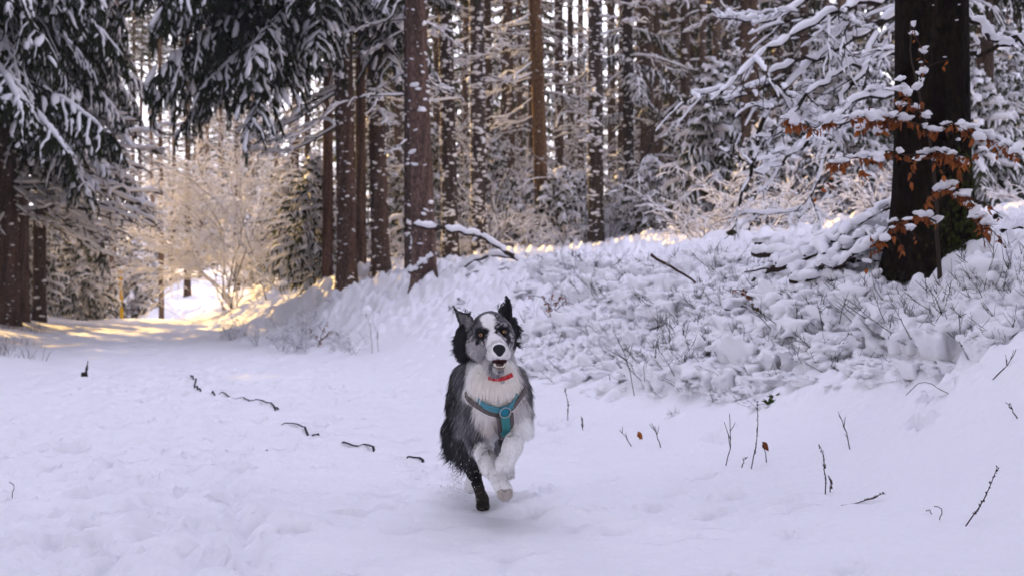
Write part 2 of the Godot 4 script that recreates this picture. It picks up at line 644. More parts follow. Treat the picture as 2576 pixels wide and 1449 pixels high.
func make_bough(sd: int, L: float, droop: float, heavy: float) -> Array:
	var rg := RandomNumberGenerator.new()
	rg.seed = sd
	var nd := MB.new()
	var sn := MB.new()
	var axis := PackedVector3Array()
	var ar := PackedFloat32Array()
	var bend := rg.randf_range(-0.2, 0.2)
	for i in 12:
		var t := i / 11.0
		axis.push_back(Vector3(L * t * (1.0 - 0.12 * t * droop), L * (0.10 * sin(t * 2.6) - droop * pow(t, 1.8) * 0.62 + 0.05 * droop * pow(t, 6)), L * bend * t * t))
		ar.push_back(0.022 * (1.0 - t) + 0.006)
	nd.tube(axis, ar, 5, Color(0.035, 0.026, 0.02))
	var count := 34
	for i in count:
		var t := 0.10 + 0.9 * (i + rg.randf() * 0.6) / count
		var q := t * 11.0
		var k := clampi(int(q), 0, 10)
		var p0 := axis[k].lerp(axis[k + 1], q - k)
		var sgn := 1.0 if i % 2 == 0 else -1.0
		var tl := L * (0.30 * pow(1.0 - t, 0.7) + 0.09) * rg.randf_range(0.6, 1.15)
		var fwd := (axis[k + 1] - axis[k]).normalized()
		var outd := (fwd * rg.randf_range(0.4, 0.9) + Vector3(0, 0.0, sgn)).normalized()
		if i > count - 3: outd = fwd
		var tp := PackedVector3Array()
		var tr := PackedFloat32Array()
		for s in 6:
			var u := s / 5.0
			tp.push_back(p0 + outd * tl * u * (1.0 - 0.2 * u) + Vector3(0, -tl * (0.12 * u + 0.62 * u * u) * (0.6 + 0.5 * droop), 0) + Vector3(rg.randfn(), rg.randfn(), rg.randfn()) * 0.012)
			tr.push_back(0.009 * (1 - u) + 0.004)
		nd.tube(tp, tr, 3, Color(0.035, 0.027, 0.018))
		# hanging sprays of needles
		var sprays := int(tl * 80.0) + 6
		for s in sprays:
			var u := (s + rg.randf()) / sprays
			var w := clampi(int(u * 5.0), 0, 4)
			var sp := tp[w].lerp(tp[w + 1], u * 5.0 - w)
			var dr := (tp[w + 1] - tp[w]).normalized()
			var lat := dr.cross(Vector3.UP).normalized() * (1.0 if s % 2 == 0 else -1.0)
			var dd := (dr * 0.6 + lat * rg.randf_range(0.3, 0.9) + Vector3(0, -rg.randf_range(0.35, 1.1), 0)).normalized()
			var ln := rg.randf_range(0.07, 0.20) * (1.15 - 0.5 * u)
			var g := rg.randf()
			var ca := Color(0.007, 0.013, 0.006).lerp(Color(0.022, 0.034, 0.011), g)
			var cb := ca.lerp(Color(0.045, 0.060, 0.022), 0.6)
			var sd2 := dd.cross(Vector3(rg.randfn(), rg.randfn(), rg.randfn())).normalized() * rg.randf_range(0.008, 0.014)
			var mid := sp + dd * ln * 0.5
			var tip := sp + dd * ln + Vector3(0, -ln * 0.25, 0)
			nd.blade(sp, mid, tip, sd2, sd2.cross(dd).normalized(), ca, cb)
			var sd3 := dd.cross(sd2).normalized() * sd2.length()
			nd.blade(sp, mid, tip, sd3, sd3.cross(dd).normalized(), ca, cb)
			if rg.randf() < 0.07 * heavy:
				sn.blob(sp.lerp(tip, 0.4) + Vector3(0, 0.01, 0), Vector3(ln * rg.randf_range(0.35, 0.55), rg.randf_range(0.010, 0.018), rg.randf_range(0.016, 0.030)), Basis(Quaternion(Vector3.RIGHT, dd)), FLECK, 0.2, rg, 5, 6)
		snow_on(sn, tp, tr, 0.029 * heavy, 0.6, rg, 6)
		for pp in (1 if rg.randf() < 0.5 * heavy else 0):
			var w2 := rg.randi_range(1, 4)
			var td := (tp[w2 + 1] - tp[w2 - 1]).normalized()
			sn.blob(tp[w2] + Vector3(0, 0.015, 0), Vector3(rg.randf_range(0.07, 0.15), rg.randf_range(0.022, 0.04), rg.randf_range(0.03, 0.06)), Basis(Quaternion(Vector3.RIGHT, td)), FLECK, 0.28, rg, 7, 8)
	snow_on(sn, axis, ar, 0.05 * heavy, 0.6, rg, 7)
	return [nd.mesh(M.needles), sn.mesh(M.snowlump)]


func make_dead(sd: int, L: float) -> Array:
	var rg := RandomNumberGenerator.new()
	rg.seed = sd
	var wd := MB.new()
	var sn := MB.new()
	var axis := PackedVector3Array()
	var ar := PackedFloat32Array()
	var dr := rg.randf_range(0.15, 0.55)
	for i in 9:
		var t := i / 8.0
		axis.push_back(Vector3(L * t, L * (-dr * t + 0.45 * dr * t * t + 0.05 * sin(t * 5.0 + sd)), L * 0.10 * sin(t * 3.0 + sd * 1.7) * t))
		ar.push_back(0.013 * (1.0 - t) + 0.004)
	wd.tube(axis, ar, 5, Color(0.05, 0.042, 0.038))
	snow_on(sn, axis, ar, 0.017, 0.85, rg, 5)
	for i in 16:
		var t := rg.randf_range(0.15, 0.97)
		var k := clampi(int(t * 8.0), 0, 7)
		var p0 := axis[k].lerp(axis[k + 1], t * 8.0 - k)
		var tl := L * rg.randf_range(0.12, 0.34) * (1.1 - t * 0.6)
		var outd := Vector3(rg.randf_range(0.4, 1.0), rg.randf_range(-0.5, 0.15), (1.0 if i % 2 == 0 else -1.0) * rg.randf_range(0.4, 1.0)).normalized()
		var tp := PackedVector3Array()
		var tr := PackedFloat32Array()
		for s in 5:
			var u := s / 4.0
			tp.push_back(p0 + outd * tl * u + Vector3(0, -tl * 0.25 * u * u, 0) + Vector3(rg.randfn(), rg.randfn(), rg.randfn()) * 0.015)
			tr.push_back(0.006 * (1 - u) + 0.003)
		wd.tube(tp, tr, 3, Color(0.045, 0.038, 0.034))
		snow_on(sn, tp, tr, 0.014, 0.75, rg, 5)
	return [wd.mesh(M.twig), sn.mesh(M.snowlump)]


# boughs of a whole distant spruce, joined: seen small and blurred
func make_crown(sd: int, H: float, base: float, wide: float, count: int, heavy: float, fine: float) -> Array:
	var rg := RandomNumberGenerator.new()
	rg.seed = sd
	var nd := MB.new()
	var sn := MB.new()
	for b in count:
		var t := (b + rg.randf()) / count
		var y := lerpf(base, H - 0.25, pow(t, 0.9))
		var L := (wide * pow(1.0 - t, 0.75) + 0.12) * rg.randf_range(0.65, 1.15)
		if t < 0.12: L *= rg.randf_range(0.4, 0.9)
		var az := b * 2.399 + rg.randf() * 0.7
		var o := Vector3(cos(az), 0, sin(az))
		var lat := Vector3(-o.z, 0, o.x)
		var dr := rg.randf_range(0.25, 0.6) * lerpf(1.0, 0.3, t)
		var axis := PackedVector3Array()
		var ar := PackedFloat32Array()
		for i in 6:
			var u := i / 5.0
			axis.push_back(Vector3(0, y, 0) + o * L * u + Vector3(0, L * (0.12 * u - dr * u * u * 1.1 + 0.25 * dr * pow(u, 4)), 0))
			ar.push_back(0.012 * fine * (1.0 - u) + 0.006)
		nd.tube(axis, ar, 3, Color(0.03, 0.022, 0.018))
		var sides := int(4 + L * 5.5 / fine)
		for s in sides:
			var u := 0.15 + 0.85 * (s + rg.randf()) / sides
			var k := clampi(int(u * 5.0), 0, 4)
			var p := axis[k].lerp(axis[k + 1], u * 5.0 - k)
			var fw := (axis[k + 1] - axis[k]).normalized()
			for w in 2:
				var dd := (fw * rg.randf_range(0.3, 0.9) + lat * (1 if w == 0 else -1) * rg.randf_range(0.4, 1.0) + Vector3(0, -rg.randf_range(0.2, 1.0), 0)).normalized()
				var ln := L * rg.randf_range(0.14, 0.30) * (1.25 - 0.7 * u) + 0.05 * fine
				var g := rg.randf()
				var ca := Color(0.012, 0.02, 0.010).lerp(Color(0.036, 0.046, 0.018), g)
				var wv := dd.cross(Vector3(rg.randfn(), 0.4, rg.randfn())).normalized() * rg.randf_range(0.022, 0.042) * fine
				nd.blade(p, p + dd * ln * 0.55, p + dd * ln + Vector3(0, -ln * 0.3, 0), wv, wv.cross(dd).normalized(), ca, ca * 1.5)
				var w3 := wv.cross(dd).normalized() * wv.length()
				nd.blade(p + fw * 0.03, p + dd * ln * 0.5 + fw * 0.05, p + dd * ln * 0.9 + Vector3(0, -ln * 0.4, 0), w3, w3.cross(dd).normalized(), ca, ca * 1.3)
				if rg.randf() < 0.34 * heavy:
					var tp := PackedVector3Array([p, p + dd * ln * 0.45, p + dd * ln * 0.85 + Vector3(0, -ln * 0.2, 0)])
					var th := rg.randf_range(0.018, 0.034) * fine * (0.7 + 0.3 * heavy)
					sn.tube(tp, PackedFloat32Array([th * 0.7, th, th * 0.4]), 5, FLECK, 0.7, 0.7)
		snow_on(sn, axis, ar, 0.035 * fine * heavy, 0.6, rg, 5)
	return [nd.mesh(M.needles), sn.mesh(M.snowlump)]


# a leafless branching plant with snow on its twigs
var twig_cover := 0.6


func twigs(wd: MB, sn: MB, p: Vector3, dir: Vector3, L: float, r: float, level: int, rg: RandomNumberGenerator, burden: float, col: Color, grav := 0.15) -> void:
	var pts := PackedVector3Array()
	var rad := PackedFloat32Array()
	var steps := 6
	var d := dir
	var q := p
	for i in steps + 1:
		pts.push_back(q)
		rad.push_back(r * (1.0 - 0.6 * i / steps))
		q += d * L / steps
		d = (d + Vector3(rg.randfn(), rg.randfn() * 0.7, rg.randfn()) * 0.17 + Vector3(0, -grav * 0.35, 0)).normalized()
	wd.tube(pts, rad, 5 if level > 1 else 3, col)
	snow_on(sn, pts, rad, burden, 0.85 if level > 1 else twig_cover, rg, 6 if level > 1 else 5)
	if level <= 0: return
	var kids := rg.randi_range(4, 6)
	for k in kids:
		var t := rg.randf_range(0.25, 1.0)
		var i := clampi(int(t * steps), 0, steps - 1)
		var s := pts[i].lerp(pts[i + 1], t * steps - i)
		var f := (pts[i + 1] - pts[i]).normalized()
		var nd := (f + Vector3(rg.randfn(), rg.randfn() * 0.55, rg.randfn()) * 0.62).normalized()
		twigs(wd, sn, s, nd, L * rg.randf_range(0.42, 0.72), r * 0.55, level - 1, rg, burden * 0.85, col, grav)


func make_tangle(sd: int, stems: int, H: float, level: int, burden: float, spread: float) -> Array:
	var rg := RandomNumberGenerator.new()
	rg.seed = sd
	var wd := MB.new()
	var sn := MB.new()
	for s in stems:
		var a := rg.randf() * TAU
		var dr := Vector3(cos(a) * spread, 1.0, sin(a) * spread).normalized()
		twigs(wd, sn, Vector3(cos(a), 0, sin(a)) * 0.1 * s / stems, dr, H * rg.randf_range(0.5, 0.8), 0.007 + H * 0.002, level, rg, burden, Color(0.05, 0.038, 0.033))
	return [wd.mesh(M.twig), sn.mesh(M.snowlump)]


func trunk_mesh(H: float, r0: float, r1: float, lean: Vector2, col: Color, m: Material, sd: int, flare := 0.35, sides := 16) -> ArrayMesh:
	var mb := MB.new()
	var rings := 30
	var ph := sd * 1.37
	for i in rings + 1:
		var t := pow(float(i) / rings, 1.5)
		var y := H * t
		var r := lerpf(r0, r1, t) + r0 * flare * exp(-y / (r0 * 1.6))
		for k in sides:
			var a := TAU * k / sides
			var ro := 1.0 + 0.035 * sin(a * 3.0 + ph + y * 0.7) + 0.025 * sin(a * 5.0 - ph + y * 1.9) + flare * 0.28 * exp(-y / r0) * sin(a * 4.0 + ph)
			var o := Vector3(cos(a), 0, sin(a))
			var q := n3.get_noise_3d(cos(a) * 40 + ph * 30, y * 30, sin(a) * 40)
			mb.add(Vector3(lean.x * y / H, y, lean.y * y / H) + o * r * ro, o, (col * Color(1.25, 1.2, 1.12) * (1.0 + q * 0.9)).clamp())
	for i in rings:
		for k in sides:
			var a := i * sides + k
			var b := i * sides + (k + 1) % sides
			mb.tri(a, a + sides, b)
			mb.tri(b, a + sides, b + sides)
	return mb.mesh(m)


func flecks(H: float, hmax: float, r0: float, r1: float, lean: Vector2, count: int, sd: int, size: float, flare := 0.35, face := 1.9) -> ArrayMesh:
	var rg := RandomNumberGenerator.new()
	rg.seed = sd
	var mb := MB.new()
	for i in count:
		var y := rg.randf() * hmax
		var t := y / H
		var a := PI * 0.5 + 0.55 * sin(sd * 1.0) + clampf(rg.randfn(), -1.6, 1.6) * face * 0.5
		if n3.get_noise_2d(a * 40 + sd * 7, y * 50) < 0.0: continue
		var r := lerpf(r0, r1, t) + r0 * flare * exp(-y / (r0 * 1.6))
		var o := Vector3(cos(a), 0, sin(a))
		var w := size * (pow(rg.randf(), 2.6) * 1.5 + 0.2)
		var b := Basis(Vector3(o.z, 0, -o.x), Vector3(0, 1, 0), o).rotated(o, rg.randf_range(-0.35, 0.35))
		mb.blob(Vector3(lean.x * t, y, lean.y * t) + o * r * 1.0, Vector3(w, w * rg.randf_range(0.25, 0.6), 0.014), b.orthonormalized(), FLECK, 0.28, rg, 4, 7)
	return mb.mesh(M.snowlump)


func lit_pair(called: String, pair: Array, parent: Node, pos: Vector3, turn: float, sc: Vector3, pitch := 0.0) -> void:
	var b := part(called, pair[0], parent)
	b.position = pos
	b.basis = (Basis(Vector3.UP, turn) * Basis(Vector3(0, 0, 1), pitch)).scaled_local(sc)
	part("snow", pair[1], b, "stuff")


# a spruce whose trunk the photo shows: bough list [count, lowest, highest, length, azimuth middle, azimuth spread, pitch]
func spruce(called: String, base: Vector3, w: float, lean: Vector2, label: String, group: String, o := {}) -> Node3D:
	var H: float = o.get("H", 19.0)
	var r0 := w * 0.5
	var r1: float = r0 * o.get("taper", 0.45)
	var sd := int(absf(base.x * 100) + absf(base.z) * 37)
	var t := thing(called, base, label, "tree", group)
	var col: Color = o.get("col", Color(0.085, 0.068, 0.062))
	part("trunk", trunk_mesh(H, r0 * 0.96, r1, lean, col, M.bark, sd, o.get("flare", 0.3)), t)
	var fl: int = o.get("flecks", 0)
	if fl: part("snow_flecks", flecks(H, o.get("fleck_top", 7.0), r0 * 0.96, r1, lean, fl * 4, sd, o.get("fleck", 0.045), o.get("flare", 0.3)), t, "stuff")
	rng.seed = sd
	for g in o.get("dead", []):
		for i in g[0]:
			var y := lerpf(g[1], g[2], (i + rng.randf()) / g[0])
			var az: float = g[4] + rng.randf_range(-1, 1) * g[5]
			lit_pair("dead_branch", dead[rng.randi() % dead.size()], t, Vector3(lean.x * y / H, y, lean.y * y / H) + Vector3(cos(az), 0, -sin(az)) * r0 * 0.7, az, Vector3.ONE * g[3] * rng.randf_range(0.6, 1.2), rng.randf_range(-0.2, 0.12))
	for g in o.get("boughs", []):
		for i in g[0]:
			var y := lerpf(g[1], g[2], (i + rng.randf()) / g[0])
			var az: float = g[4] + rng.randf_range(-1, 1) * g[5]
			lit_pair("bough", boughs[rng.randi() % boughs.size()], t, Vector3(lean.x * y / H, y, lean.y * y / H), az, Vector3.ONE * g[3] / 2.6 * rng.randf_range(0.75, 1.15), g[6] + rng.randf_range(-0.12, 0.12))
	var cr: int = o.get("crown", -1)
	if cr >= 0:
		var c := part("crown", crowns[cr][0], t)
		part("snow", crowns[cr][1], c, "stuff")
		var up: float = o.get("crown_at", 6.0)
		c.position = Vector3(lean.x * up / H, up, lean.y * up / H)
		c.basis = Basis(Vector3.UP, rng.randf() * TAU).scaled(Vector3(1, (H + 0.6 - up) / 14.0, 1) * o.get("crown_scale", 1.0))
	return t


var to_name := []         # [node, words, landmark set]
const RANK := ["nearest", "second nearest", "third nearest", "fourth nearest", "fifth nearest", "sixth nearest", "seventh nearest", "eighth nearest", "ninth nearest", "tenth nearest", "eleventh nearest", "twelfth nearest", "thirteenth nearest", "fourteenth nearest", "fifteenth nearest"]
const MARKS := {
	"forest": [["the yellow post", 306, 790], ["the left edge trunk", 22, 800], ["the middle end trunk", 405, 790], ["the frosted tree", 565, 720], ["the leaning sapling", 660, 760], ["the leftmost bank trunk", 872, 750], ["the second bank trunk", 958, 740], ["the thickest bank trunk", 1068, 700], ["the snow-striped trunk", 1134, 620], ["the grey flecked trunk", 1207, 630], ["the orange-footed trunk", 1368, 610], ["the dark flecked trunk", 1500, 640], ["the black upright trunk", 1583, 560], ["the brown pair of trunks", 1645, 540], ["the propped mossy log", 1800, 610], ["the broad brown trunk", 1890, 590], ["the hanging limb", 2030, 560], ["the beech's left side", 2220, 560], ["the beech's right side", 2470, 540], ["the right edge", 2576, 560]],
	"bank": [["the propped mossy log", 1800, 640], ["the beech foot", 2330, 690], ["the mossy beech root", 2470, 720], ["the snow-capped seedling", 1905, 760], ["the dark hollow", 1960, 1000], ["the forked twig", 1830, 1110], ["the tallest thin weed", 1895, 1100], ["the slope twig", 2125, 1090], ["the lone pale seedling", 1392, 780], ["the dog's head", 1300, 850], ["the dog's shoulder", 1340, 1000], ["the fine leaning twig", 1560, 900], ["the crooked twig", 1650, 1100], ["the snowless stick", 1720, 690], ["the right-hand twig", 2540, 920], ["the lying twig", 2330, 1000], ["the right edge", 2576, 800], ["the shrubs' middle", 2150, 820], ["the beech's front", 2250, 760], ["the shrubs' lower edge", 2050, 960]],
	"verge": [["the stump", 211, 940], ["the left edge trunk", 30, 830], ["the left edge", 0, 930], ["the yellow post", 306, 800], ["the second left spruce", 97, 800], ["the leash's far end", 480, 950], ["the leaning sapling", 670, 775], ["the leftmost bank trunk", 872, 770], ["the brown leaf tuft", 800, 832], ["the snow clump", 918, 790], ["the track's inner bend", 590, 850]],
	"brush": [["the beech's left root", 2230, 640], ["the straight slanting branch", 2060, 680], ["the stubby log end", 1940, 630], ["the copper-leaved seedling", 1905, 730], ["the rising branch's tip", 2230, 600], ["the beech's right root", 2470, 700], ["the right edge", 2570, 600], ["the brown trunk beyond", 2480, 560]],
}


# things that look alike are told apart by what they stand nearest to
func name_by_marks() -> void:
	var per := {}
	for q in to_name:
		var p: Vector3 = q[0].position
		var px := 1288.0 + p.x * PXF / maxf(-p.z, 0.5)
		var py := 724.5 - (p.y - EYE) * PXF / maxf(-p.z, 0.5)
		var best := 1e9
		var mark := ""
		for m in MARKS[q[2]]:
			var dd := Vector2(px, py * 1.0).distance_to(Vector2(m[1], m[2]))
			if dd < best: best = dd; mark = m[0]
		var key: String = q[1] + "|" + mark
		if not per.has(key): per[key] = []
		per[key].append([best, q[0], q[1], mark])
	for k in per:
		var l: Array = per[k]
		l.sort_custom(func(a, b): return a[0] < b[0])
		for i in l.size():
			l[i][1].set_meta("label", "%s, %s to %s" % [l[i][2], (RANK[i] if i < RANK.size() else "%dth nearest" % (i + 1)) if l.size() > 1 else "nearest", l[i][3]])


var proto := {}
# a plant of which the scene has many: the first is built, the others are copies
func plant(kind: String, called: String, pair: Array, names: Array, pos: Vector3, turn: float, sc: Vector3, label: String, cat: String, group: String, trunk := [], marks := "forest") -> Node3D:
	var o: Node3D
	if proto.has(kind):
		o = proto[kind].duplicate()
		o.name = numbered(called)
		add_child(o, true)
	else:
		o = thing(called, Vector3.ZERO, label, cat, group)
		if trunk.size(): part("trunk", trunk_mesh(trunk[0], trunk[1], trunk[2], Vector2.ZERO, Color(0.075, 0.058, 0.05), M.bark, trunk[3], 0.3, 10), o)
		var a := part(names[0], pair[0], o, "stuff" if names[0] == "stems" else "")
		part(names[1], pair[1], a, "stuff")
		proto[kind] = o
	o.position = pos
	o.basis = Basis(Vector3.UP, turn).scaled_local(sc)
	tag(o, label, cat, group)
	to_name.append([o, label, marks])
	return o


func make_forest() -> void:
	for i in 9: boughs.append(make_bough(100 + i, 2.6, [0.55, 0.7, 0.85, 1.0, 0.45][i % 5], [1.0, 0.8, 1.15, 0.7, 0.9][i % 5]))
	for i in 6: dead.append(make_dead(200 + i, 1.0))
	for i in 3: crowns.append(make_crown(300 + i, 14.0, 0.0, 2.2, 110, 0.8, 1.5))
	var low := []
	for i in 4: low.append(make_crown(330 + i, 13.0 + i, 1.2 + 0.8 * i, 1.9, 120, 0.85, 1.3))
	for i in 5: youngs.append(make_crown(350 + i, [2.0, 2.8, 3.6, 1.6, 4.4][i], 0.1, [0.75, 0.9, 1.1, 0.7, 1.25][i], 100, 2.1, 0.72))
	for i in 6: tangles.append(make_tangle(400 + i, [5, 6, 4, 7, 5, 4][i], [1.1, 1.5, 2.0, 0.8, 1.3, 2.6][i], 2, 0.015, [0.6, 0.8, 0.5, 1.0, 0.9, 0.6][i]))
	var left := PI
	# --- the spruces at the left of the track
	var g := "tall spruces at the left of the track"
	spruce("spruce_tree", on_land(22, 29), 0.40, Vector2(-0.3, 0), "thick spruce trunk at the left edge, bare dead branches over its brown lower stem", g, {"col": Color(0.095, 0.07, 0.062), "flecks": 60, "fleck": 0.03,
		"dead": [[26, 2.2, 5.0, 2.6, 0.0, 0.9], [8, 2.0, 5.0, 1.6, PI, 1.5]], "boughs": [[24, 3.6, 8.5, 2.7, 0.0, 1.0, -0.12], [12, 4.0, 9.0, 2.6, PI * 0.5, 1.0, -0.1], [8, 4.5, 9.0, 2.6, -PI * 0.5, 1.0, -0.1]], "crown": 0, "crown_at": 8.0, "crown_scale": 1.0})
	spruce("spruce_tree", on_land(57, 30.5), 0.25, Vector2(0, 0), "slimmer spruce trunk close behind the thick one at the left edge", g, {"col": Color(0.11, 0.085, 0.085), "crown": 1, "crown_at": 6.5, "dead": [[6, 2.5, 6, 1.8, 0.2, 1.0]]})
	spruce("spruce_tree", on_land(97, 33), 0.31, Vector2(0.1, 0), "dark spruce with drooping green boughs, second from the left edge", g, {"col": Color(0.07, 0.055, 0.05), "flecks": 30,
		"dead": [[10, 2.2, 4.4, 2.2, 0.0, 1.0]], "boughs": [[24, 3.2, 9.0, 2.6, 0.05, 0.95, -0.1], [12, 3.6, 9.0, 2.6, -PI * 0.5, 0.9, -0.1]], "crown": 2, "crown_at": 8.6, "crown_scale": 1.0})
	spruce("spruce_tree", on_land(-150, 21), 0.42, Vector2.ZERO, "spruce just beyond the left edge whose snowy bough tips hang into view at the top", g, {"boughs": [[20, 3.4, 7.5, 2.6, 0.1, 0.8, -0.1]], "crown": 0, "crown_at": 7.0, "crown_scale": 1.3})
	# --- the row along the bank
	g = "spruce trunks along the bank"
	spruce("spruce_tree", on_land(872, 24), 0.345, Vector2(-0.25, 0), "leftmost big brown trunk of the bank row, green boughs sweeping down to its left", g, {"col": Color(0.095, 0.066, 0.055), "flecks": 130, "fleck": 0.032,
		"dead": [[10, 2.6, 5.0, 1.6, left, 1.2]], "boughs": [[24, 4.2, 7.6, 3.4, left + 0.1, 0.62, -0.1], [14, 4.0, 7.6, 3.0, left * 1.5, 0.7, -0.1], [6, 4.4, 8.0, 2.2, 0.3, 0.7, -0.1]], "crown": 1, "crown_at": 7.6, "crown_scale": 1.2})
	spruce("spruce_tree", on_land(822, 26), 0.20, Vector2(0.1, 0), "thin reddish trunk left of and behind the leftmost big bank trunk", g, {"col": Color(0.12, 0.075, 0.058), "boughs": [[14, 4.0, 8.0, 3.0, left, 0.8, -0.1], [6, 4.0, 8.5, 2.6, -PI * 0.5, 0.8, -0.1]], "crown": 2, "crown_at": 8.4})
	spruce("spruce_tree", on_land(908, 26), 0.20, Vector2(-0.1, 0), "slim brown trunk half hidden behind the leftmost big bank trunk", g, {"col": Color(0.11, 0.078, 0.062), "dead": [[6, 2.5, 6, 1.3, 0.0, 2.0]], "boughs": [[14, 4.4, 8.0, 3.0, -PI * 0.6, 0.9, -0.1]], "crown": 0, "crown_at": 8.4})
	spruce("spruce_tree", on_land(958, 24.5), 0.315, Vector2(-0.55, 0), "second big trunk of the bank row, dark green boughs round its upper stem", g, {"col": Color(0.085, 0.062, 0.052), "flecks": 150, "fleck": 0.035,
		"dead": [[8, 2.4, 4.6, 1.2, 0.0, 3.1]], "boughs": [[18, 4.5, 8.0, 2.2, left, 0.9, -0.12], [8, 4.6, 8.0, 1.6, 0.0, 0.9, -0.12], [6, 4.4, 8.0, 2.0, PI * 0.5, 0.7, -0.12]], "crown": 2, "crown_at": 8.4})
	spruce("spruce_tree", on_land(1068, 20), 0.335, Vector2(-0.6, 0), "thickest brown trunk of the bank row, leaning a little left with few snow flecks", g, {"col": Color(0.125, 0.088, 0.078), "flecks": 90, "fleck": 0.042, "flare": 0.4, "dead": [[4, 3.0, 5.0, 0.8, 0.0, 2.0]], "crown": 0, "crown_at": 8.4})
	spruce("spruce_tree", on_land(1030, 22.5), 0.16, Vector2(-0.1, 0.1), "slim dark stem directly behind the thickest bank trunk", g, {"col": Color(0.07, 0.055, 0.05), "flecks": 40, "crown": 1, "crown_at": 6.0, "dead": [[8, 2.0, 5.5, 1.0, left, 1.2]]})
	spruce("spruce_tree", on_land(1134, 26), 0.295, Vector2(-0.4, 0), "dark trunk striped with snow flecks right of the thickest bank trunk", g, {"col": Color(0.06, 0.05, 0.046), "flecks": 300, "fleck": 0.04, "dead": [[6, 2.6, 6.0, 0.8, 0.0, 3.1]], "crown": 2, "crown_at": 8.4})
	spruce("spruce_tree", on_land(1207, 27), 0.31, Vector2(-0.25, 0), "grey trunk covered most densely in snow flecks, in the middle of the row", g, {"col": Color(0.075, 0.064, 0.064), "flecks": 420, "fleck": 0.042, "dead": [[7, 2.4, 6.5, 0.9, 0.0, 3.1]], "crown": 0, "crown_at": 8.4})
	spruce("spruce_tree", on_land(1368, 29), 0.30, Vector2(-0.65, 0), "smooth trunk with an orange-brown foot and snowy dead branches to its left", g, {"col": Color(0.15, 0.095, 0.055), "flecks": 40, "fleck": 0.03, "dead": [[9, 2.6, 5.0, 1.5, left, 0.6], [6, 3.0, 6.0, 1.0, 0.0, 0.8]], "crown": 1, "crown_at": 8.4})
	spruce("spruce_tree", on_land(1409, 35), 0.24, Vector2(-0.1, 0), "slender brown trunk with snow flecks right of the orange-footed one", g, {"col": Color(0.10, 0.072, 0.062), "flecks": 130, "fleck": 0.04, "dead": [[10, 2.0, 7.0, 1.2, 0.0, 3.1]], "crown": 2, "crown_at": 8.4})
	spruce("spruce_tree", on_land(1500, 26.5), 0.305, Vector2(-0.1, 0), "dark snow-flecked trunk right of the bright yellow gap", g, {"col": Color(0.055, 0.047, 0.044), "flecks": 260, "fleck": 0.042, "dead": [[10, 1.8, 6.0, 1.0, 0.0, 3.1]], "crown": 0, "crown_at": 8.4})
	spruce("spruce_tree", on_land(1583, 30), 0.24, Vector2(-0.1, 0), "almost black upright trunk left of the brown pair", g, {"col": Color(0.035, 0.03, 0.028), "flecks": 120, "fleck": 0.045, "dead": [[14, 2.0, 7.0, 1.3, 0.0, 3.1]], "boughs": [[8, 2.6, 4.5, 1.2, 0.0, 3.1, -0.1]], "crown": 1, "crown_at": 8.4})
	spruce("spruce_tree", on_land(1890, 25), 0.35, Vector2(-0.1, 0), "broad brown trunk behind the snowy bare branches", g, {"col": Color(0.105, 0.077, 0.06), "flecks": 110, "fleck": 0.045, "dead": [[8, 1.6, 5.5, 1.0, 0.0, 3.1]], "crown": 2, "crown_at": 8.4})
	spruce("spruce_tree", on_land(2478, 22), 0.28, Vector2(0.1, 0), "brown trunk in the gap right of the big dark beech", g, {"col": Color(0.085, 0.066, 0.055), "flecks": 60, "fleck": 0.04, "dead": [[10, 1.5, 5.0, 1.0, 0.0, 3.1]], "boughs": [[14, 3.0, 6.0, 2.0, 0.0, 3.1, -0.1]], "crown": 0, "crown_at": 5.6})
	# --- the second row: slimmer and farther, each with its own tone
	g = "slim trunks of the second row"
	var rows := [[1005, 36, 0.2, "slim trunk seen between the second and thickest bank trunks"], [1095, 40, 0.22, "far slim trunk just right of the thickest bank trunk"], [1163, 42, 0.24, "far trunk between the two snow-striped trunks"], [1267, 38, 0.26, "blurred grey trunk right of the densely flecked one"], [1310, 44, 0.2, "thin far trunk left of the orange-footed one"],
		[1437, 42, 0.2, "thin trunk at the left side of the bright yellow gap"], [1541, 40, 0.26, "far brown trunk between the dark flecked and the black one"], [1632, 33, 0.36, "wider of two close brown trunks right of the black one"], [1662, 36, 0.24, "narrower of two close brown trunks right of the black one"], [1688, 37, 0.22, "dim brown trunk right of the close brown pair"], [1770, 30, 0.16, "thin dark stem left of the snowy bare branches"],
		[1832, 40, 0.3, "dim far trunk left of the broad brown one"], [1955, 36, 0.26, "dim trunk right of the broad brown one"], [2030, 30, 0.2, "slim dark trunk behind the bare snowy branches"], [2110, 36, 0.28, "far trunk between bare branches and the beech"], [2190, 34, 0.24, "far trunk close left of the big dark beech"], [2550, 30, 0.26, "dim trunk at the right edge of the view"], [740, 42, 0.26, "sunlit far trunk left of the bank row"], [775, 36, 0.18, "thin trunk in the glow left of the bank row"], [700, 50, 0.22, "thin far trunk in the bright gap over the bank"],
		[1120, 33, 0.2, "slim dark stem left of the two snow-striped trunks"], [1235, 32, 0.18, "thin stem touching the right of the grey flecked trunk"], [1290, 36, 0.2, "slim trunk midway from the grey flecked to the orange-footed one"], [1338, 40, 0.18, "thin far stem just left of the orange-footed trunk"], [1462, 48, 0.24, "faint trunk at the right side of the bright yellow gap"], [1560, 36, 0.18, "thin stem left of the black upright trunk"], [1608, 40, 0.22, "slim far trunk right of the black upright one"], [1722, 34, 0.26, "brown trunk midway from the brown pair to the bare limbs"], [1800, 34, 0.2, "slim trunk over the propped mossy log"], [1860, 38, 0.2, "thin trunk touching the broad brown one on its left"], [1925, 42, 0.24, "faint trunk close right of the broad brown one"], [1995, 40, 0.26, "dim trunk behind the elbow of the crooked limb"], [2075, 34, 0.22, "slim trunk behind the hanging limb"], [2150, 42, 0.26, "faint trunk behind the limbs near the beech"]]
